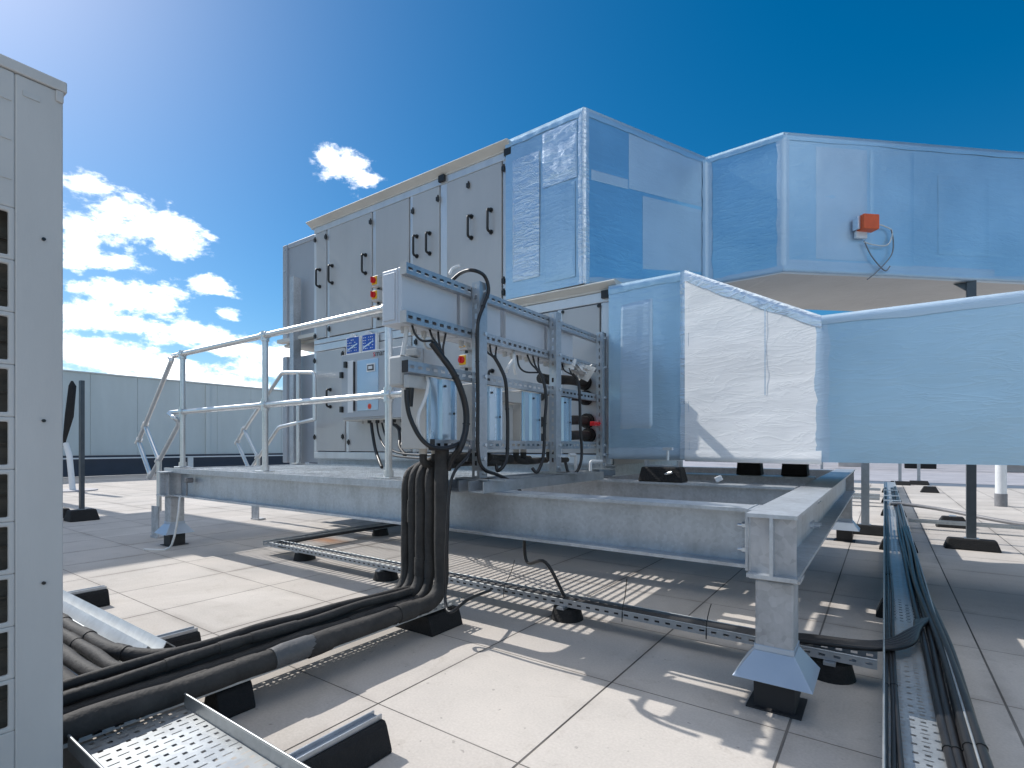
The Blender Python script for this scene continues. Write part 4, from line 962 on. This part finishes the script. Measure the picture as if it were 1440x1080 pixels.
# ---- main tray at right, with its bundles
tr = thing('cable_tray', 'long perforated main tray running straight away at the right', 'cable tray', (.08, 4, .10))
holes = lambda i, j: (.0065, .0055) if i % 2 == 0 else ((.0125, .0026) if j % 2 == 0 else None)
tray('bed', '', (0., .6, .105), 'y', 8.0, .185, .045, cell=.025, hole=lambda i, j: (.0055, .0065) if i % 2 == 0 else ((.0026, .0105) if j % 2 else None), par=tr)
tray('bed', '', (0., 8.61, .105), 'y', 5.6, .185, .045, cell=.05, hole=lambda i, j: None, par=tr)
MG = 'black cables in the main tray'
for k in range(3):
    x = .006+.013*k; wob = lambda t: .004*math.sin(t*3+k*2)
    cab('cable', 'black cable on the left of the main tray, ' + ['against the flange', 'in the middle', 'nearest the perforations'][k], [(x+wob(t), t, .120+.002*k) for t in (.6,1.3,2.,2.7,3.5,4.5,5.8,7.2,9.,12.)], .0065, group=MG, ties=(.1,.25,.5))
for k in range(6):
    cols = [(.137,.119),(.158,.121),(.179,.121),(.200,.128),(.170,.140),(.193,.145)][k]
    jx = lambda t: .007*math.sin(t*1.9+k) + (.0 if t < 2.6 else -.022*min(1,(t-2.6)/1.2)) + (.012 if t < 1.6 else 0)
    cab('cable', 'thick cable in the right-hand bundle of the main tray, ' + ['next to the perforations', 'second from the perforations', 'third from the perforations', 'outermost on the right', 'riding on top at the left', 'riding on top at the right'][k],
        [(cols[0]+jx(t), t, cols[1]) for t in (.6,1.1,1.6,2.1,2.6,3.1,3.8,4.8,6.,7.5,9.,12.)], .0115, group=MG, ties=(.12,.22))
for y in (1.45, 3.4, 5.6, 8.3, 10.2, 12.4):
    bar_foot('bar_foot', {1.45: 'black rubber foot under the near end of the main tray'}.get(y, 'low black rubber foot under the main tray further along'), (.10, y), .10, 'y', 'rubber feet under the main tray', .088, .27)
for y in (8.75, 9.6, 10.8):
    tag(MB().box(-.002, .19, y, y+.12, .151, .158).build('tray_joint', M['tray']), 'bright tray joint plate across the far part of the main tray', 'plate', 'joint plates on the main tray')

# ---- posts carrying the lower duct, right
def strut_post(x, y, z1, lab, group, name='support_post', tw=.062, foot=(.19, .075, .095), along='x', m='strut', dbl=True):
    t = thing(name, lab, 'post', (x, y, 0), group)
    b = MB(); n_ = int((z1-.1)/.05); cu = (z1-.1)/n_
    b.perf((x-tw/2, y-.021, .1), (1,0,0), (0,0,1), 1, n_, tw*.66, cu, lambda i, j: (.0075, .0135))
    b.box(x-tw/2+.001, x+tw/2, y-.0195, y+.021, .1, z1) if dbl else b.perf((x-tw/2, y+.021, .1), (1,0,0), (0,0,1), 1, n_, tw, cu, lambda i, j: (.0075, .0135))
    b.build('channel', M[m], t)
    a, w_, h = foot
    if along == 'x': MB().frustum((x, y), a, w_, 0, a*.84, w_*.55, h).build('foot', M['rubber'], t, .012)
    else: MB().frustum((x, y), w_, a, 0, w_*.55, a*.84, h).build('foot', M['rubber'], t, .012)
    MB().box(x-.05, x+.05, y-.03, y+.03, h+.0005, h+.008).build('base_plate', M['strut'], t)
    return t
DG = 'strut posts with rubber feet by the platform'
strut_post(-.155, 6.45, 1.6, 'slotted strut post standing just behind the end of the platform', DG, foot=(.21, .08, .095), tw=.07)
strut_post(.30, 15.0, 2.2, 'far strut post beyond the main tray, left of the pair', 'far strut posts', foot=(.2,.1,.09))
strut_post(.66, 15.4, 2.2, 'far strut post beyond the main tray, right of the pair', 'far strut posts', foot=(.2,.1,.09))
strut_post(-1.35, 16.2, 2.2, 'far strut post seen past the end beam', 'far strut posts', foot=(.2,.1,.09))
strut_post(5.2, 16.8, 2.2, 'far strut post beyond the white soil pipe', 'far strut posts', foot=(.2,.1,.09))
vp = thing('vent_pipe', 'white round vent pipe rising from the paving with a grey base collar', 'pipe', (1.42, 10.57, 0))
MB().cyl((1.42,10.57,0),(1.42,10.57,2.25),.066,n=24).build('pipe', M['white'], vp)
MB().cyl((1.42,10.57,0),(1.42,10.57,.19),.074,n=24).build('collar', M['cable_grey'], vp)
# left post standing free
strut_post(-7.92, 2.16, 1.69, 'free-standing slotted strut post on a black foot, beside the condenser unit', 'free-standing strut posts', foot=(.15, .13, .13), along='y', m='post_dark')
tag(MB().frustum((-8.42, 1.98), .12, .22, 0, .08, .17, .12).build('rubber_foot', M['rubber'], None, .015), 'black rubber foot half hidden by the condenser unit', 'rubber foot')
# white stub pipe with a black wrapped tail
wp = thing('stub_pipe', 'short white stub pipe with a black wrapped tail sticking up, by the condenser unit', 'pipe', (-13.3, 3.5, 0))
MB().tube([(-13.25,3.47,0),(-13.38,3.45,.7),(-13.5,3.42,.95)], .05, 14).build('pipe', M['white'], wp)
MB().tube([(-13.55,3.38,.90),(-13.5,3.40,1.0),(-13.35,3.44,1.5),(-13.27,3.47,2.1),(-13.3,3.47,2.2)], [.06,.03,.075,.065,.02], 10).build('wrapped_tail', M['rubber'], wp)
MB().cyl((-13.25,3.47,0),(-13.25,3.47,.02),.4,n=20).build('flange', M['membrane'], wp)

# thin white cable hanging from the beam at the left leg
cab('cable', 'thin white cable hanging from the beam beside the left steel leg', [(-5.10, 2.10, .455), (-5.03, 2.06, .44), (-4.99, 2.03, .30), (-5.0, 2.0, .10), (-5.06, 1.97, .008), (-5.2, 1.85, .007)], .009, 'cable_white')
vl = MB().cyl((-4.93,2.06,.60),(-4.93,2.12,.60),.022,n=12).cyl((-4.93,2.075,.60),(-4.93,2.075,.47),.006,n=6)
tag(vl.build('beam_clip', M['cable_grey']), 'small grey clip on the web of the front beam near its left end', 'clip')

# ---- clutter on the far roof, right
hb = cab('cable', 'thick grey hose leaving the main tray to the right across the paving', [(.06, 8.35, .15), (.22, 8.4, .15), (.6, 8.25, .12), (1.2, 7.75, .06), (2.2, 7.2, .03)], .022, 'cable_grey')
tray('cable_tray', 'low side tray leaving the main tray to the right behind the dark post', (.22, 7.15, .07), 'x', 3.2, .10, .03, group='low side trays')
for i, (x, y) in enumerate(((.62, 7.55), (.72, 12.9), (-.75, 8.9), (-1.0, 10.6))):
    t = thing('wedge_foot', ['black wedge foot under the grey hose beside the dark post', 'black wedge foot on the far lit paving', 'black wedge foot left of the main tray', 'black wedge foot left of the main tray, farther back'][i], 'rubber foot', (x, y, 0), 'black wedge feet on the right paving')
    MB().frustum((x, y), .15, .09, 0, .09, .05, .12).build('block', M['rubber'], t, .01); MB().box(x-.03, x+.03, y-.045, y+.045, .1205, .13).build('channel', M['strut'], t)
for i, y in enumerate((9.4, 10.0, 11.4)):
    tray('cable_tray', 'low side tray joining the main tray from the left, ' + ['nearest', 'middle', 'farthest'][i], (-3.2, y, .10), 'x', 3.15, .14, .035, cell=.06, hole=lambda i, j: None, group='low side trays')
rr = random.Random(12)
far = 'low pipe runs across the far grey roof'
for i in range(7):
    y = 23.5+i*1.5; x0 = -6+rr.uniform(-1,1)
    o = MB().tube([(x0, y, .34+.03*i), (22, y+rr.uniform(-3,4), .34+.03*i)], .07+.02*(i % 3), 10).build('pipe_run', M['foam'] if i % 3 else M['white'])
    tag(o, 'low pipe run on the far grey roof, ' + ['nearest, pale', 'second nearest, black', 'third nearest, black', 'fourth, pale', 'fifth, black', 'sixth, black', 'farthest, pale'][i], 'pipe', far)
for i in range(9):
    x, y = -3+2.3*i+rr.uniform(-.5,.5), 22.3+rr.uniform(0,6)
    t = thing('roof_plinth', 'small pale box plinth on the far roof, number of them under the low pipes', 'plinth', (x, y, 0), 'plinths on the far roof')
    t['label'] = 'small pale plinth under the far pipe runs'
    MB().box(x-.5, x+.5, y-.2, y+.2, .0, .30).build('base', M['unit'] if i % 2 else M['rubber'], t, .02)
    MB().box(x-.6, x+.2, y-.25, y+.25, .301, .36).build('cap', M['white'], t, .01)
pp_ = thing('far_pipe_frame', 'slanting black pipes on a low frame at the right edge of the far roof', 'pipe frame', (8, 18.5, 0))
for k in range(3): MB().tube([(4.4, 19+.25*k, .62), (12, 15.5+.25*k, .30)], .05, 8).build('pipe', M['foam'], pp_)
for x, y in ((5.5, 18.6), (8.5, 17.2)): MB().box(x-.04, x+.04, y-.04, y+.7, 0, .5).build('stand', M['strut'], pp_)

# ================================================================== SKY, SUN, CAMERA
wd_ = bpy.data.worlds.new('World'); S.world = wd_; wd_.use_nodes = True
nt = wd_.node_tree; nt.nodes.clear(); n = N(nt)
SUN = V((-1.10, -.02, 1.0)).normalized()
EL = math.asin(SUN.z); ROT = math.atan2(SUN.x, SUN.y)
sky = n('ShaderNodeTexSky'); sky.sky_type = 'NISHITA'; sky.sun_disc = False
sky.sun_elevation = EL; sky.sun_rotation = ROT; sky.altitude = SKY_ALT; sky.air_density = SKY_AIR; sky.dust_density = SKY_DUST; sky.ozone_density = SKY_OZ
hs = n('ShaderNodeHueSaturation', {'Hue': SKY_HUE, 'Saturation': SKY_SAT, 'Value': SKY_VAL, 'Color': sky.outputs[0]})
tc = n('ShaderNodeTexCoord'); sp = n('ShaderNodeSeparateXYZ', {0: tc.outputs['Generated']})
az = n.m('ARCTAN2', n.m('MULTIPLY', sp.outputs[0], -1.), sp.outputs[1]); el = n.m('ARCSINE', sp.outputs[2])
ae = n('ShaderNodeCombineXYZ', {0: az, 1: el})
mind = None
for (ca, ce, ra, re) in CLOUDS_AND_FILL:
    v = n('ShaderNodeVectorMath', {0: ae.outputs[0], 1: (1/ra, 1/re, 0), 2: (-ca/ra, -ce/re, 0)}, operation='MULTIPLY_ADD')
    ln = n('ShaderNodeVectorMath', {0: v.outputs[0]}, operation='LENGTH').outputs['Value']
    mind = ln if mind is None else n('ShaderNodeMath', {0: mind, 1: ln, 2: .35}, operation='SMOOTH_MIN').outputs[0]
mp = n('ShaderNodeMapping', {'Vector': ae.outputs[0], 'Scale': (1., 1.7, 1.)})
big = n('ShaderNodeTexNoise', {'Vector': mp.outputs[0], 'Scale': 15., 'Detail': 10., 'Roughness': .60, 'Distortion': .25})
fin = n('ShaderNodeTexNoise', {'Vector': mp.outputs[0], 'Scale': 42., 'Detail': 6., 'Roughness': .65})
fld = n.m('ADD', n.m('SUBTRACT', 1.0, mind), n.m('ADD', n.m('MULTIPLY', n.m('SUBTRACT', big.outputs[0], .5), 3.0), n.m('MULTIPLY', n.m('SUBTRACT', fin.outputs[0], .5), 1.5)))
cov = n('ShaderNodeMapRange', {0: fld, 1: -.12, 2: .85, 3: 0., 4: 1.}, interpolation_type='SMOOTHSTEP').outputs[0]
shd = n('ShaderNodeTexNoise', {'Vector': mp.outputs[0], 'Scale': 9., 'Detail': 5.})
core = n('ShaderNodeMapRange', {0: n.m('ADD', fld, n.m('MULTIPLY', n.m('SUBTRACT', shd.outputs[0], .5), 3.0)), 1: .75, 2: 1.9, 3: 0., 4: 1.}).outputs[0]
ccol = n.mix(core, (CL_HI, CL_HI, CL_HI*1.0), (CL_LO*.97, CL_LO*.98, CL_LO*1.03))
core = n.m('MULTIPLY', core, n('ShaderNodeMapRange', {0: el, 1: .7, 2: .85, 3: 1., 4: 0.}).outputs[0])  # leaves the unseen overhead fill clouds fully bright
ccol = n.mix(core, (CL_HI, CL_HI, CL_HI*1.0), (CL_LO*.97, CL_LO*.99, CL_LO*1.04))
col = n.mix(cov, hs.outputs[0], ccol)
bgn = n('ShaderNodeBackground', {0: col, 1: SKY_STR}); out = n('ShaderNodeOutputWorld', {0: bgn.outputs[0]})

sl = bpy.data.lights.new('sun', 'SUN'); sl.energy = SUN_STR; sl.angle = math.radians(.45); sl.color = (1.0, .965, .91)
so = bpy.data.objects.new('sun', sl); COL.objects.link(so); so.rotation_euler = SUN.to_track_quat('Z', 'Y').to_euler()

cd = bpy.data.cameras.new('camera'); cam = bpy.data.objects.new('camera', cd); COL.objects.link(cam)
cam.location = (0, 0, .90); cam.rotation_euler = (math.pi/2, 0, math.atan2(523, 737))
cd.sensor_fit = 'HORIZONTAL'; cd.sensor_width = 36; cd.lens = 36*737/1440; cd.shift_y = 87/1440
cd.clip_start = .05; cd.clip_end = 5000
S.camera = cam
S.view_settings.view_transform = 'Standard'; S.view_settings.look = 'None'; S.view_settings.exposure = EXPO; S.view_settings.gamma = 1
S.render.engine = 'CYCLES'
S.cycles.max_bounces = 8
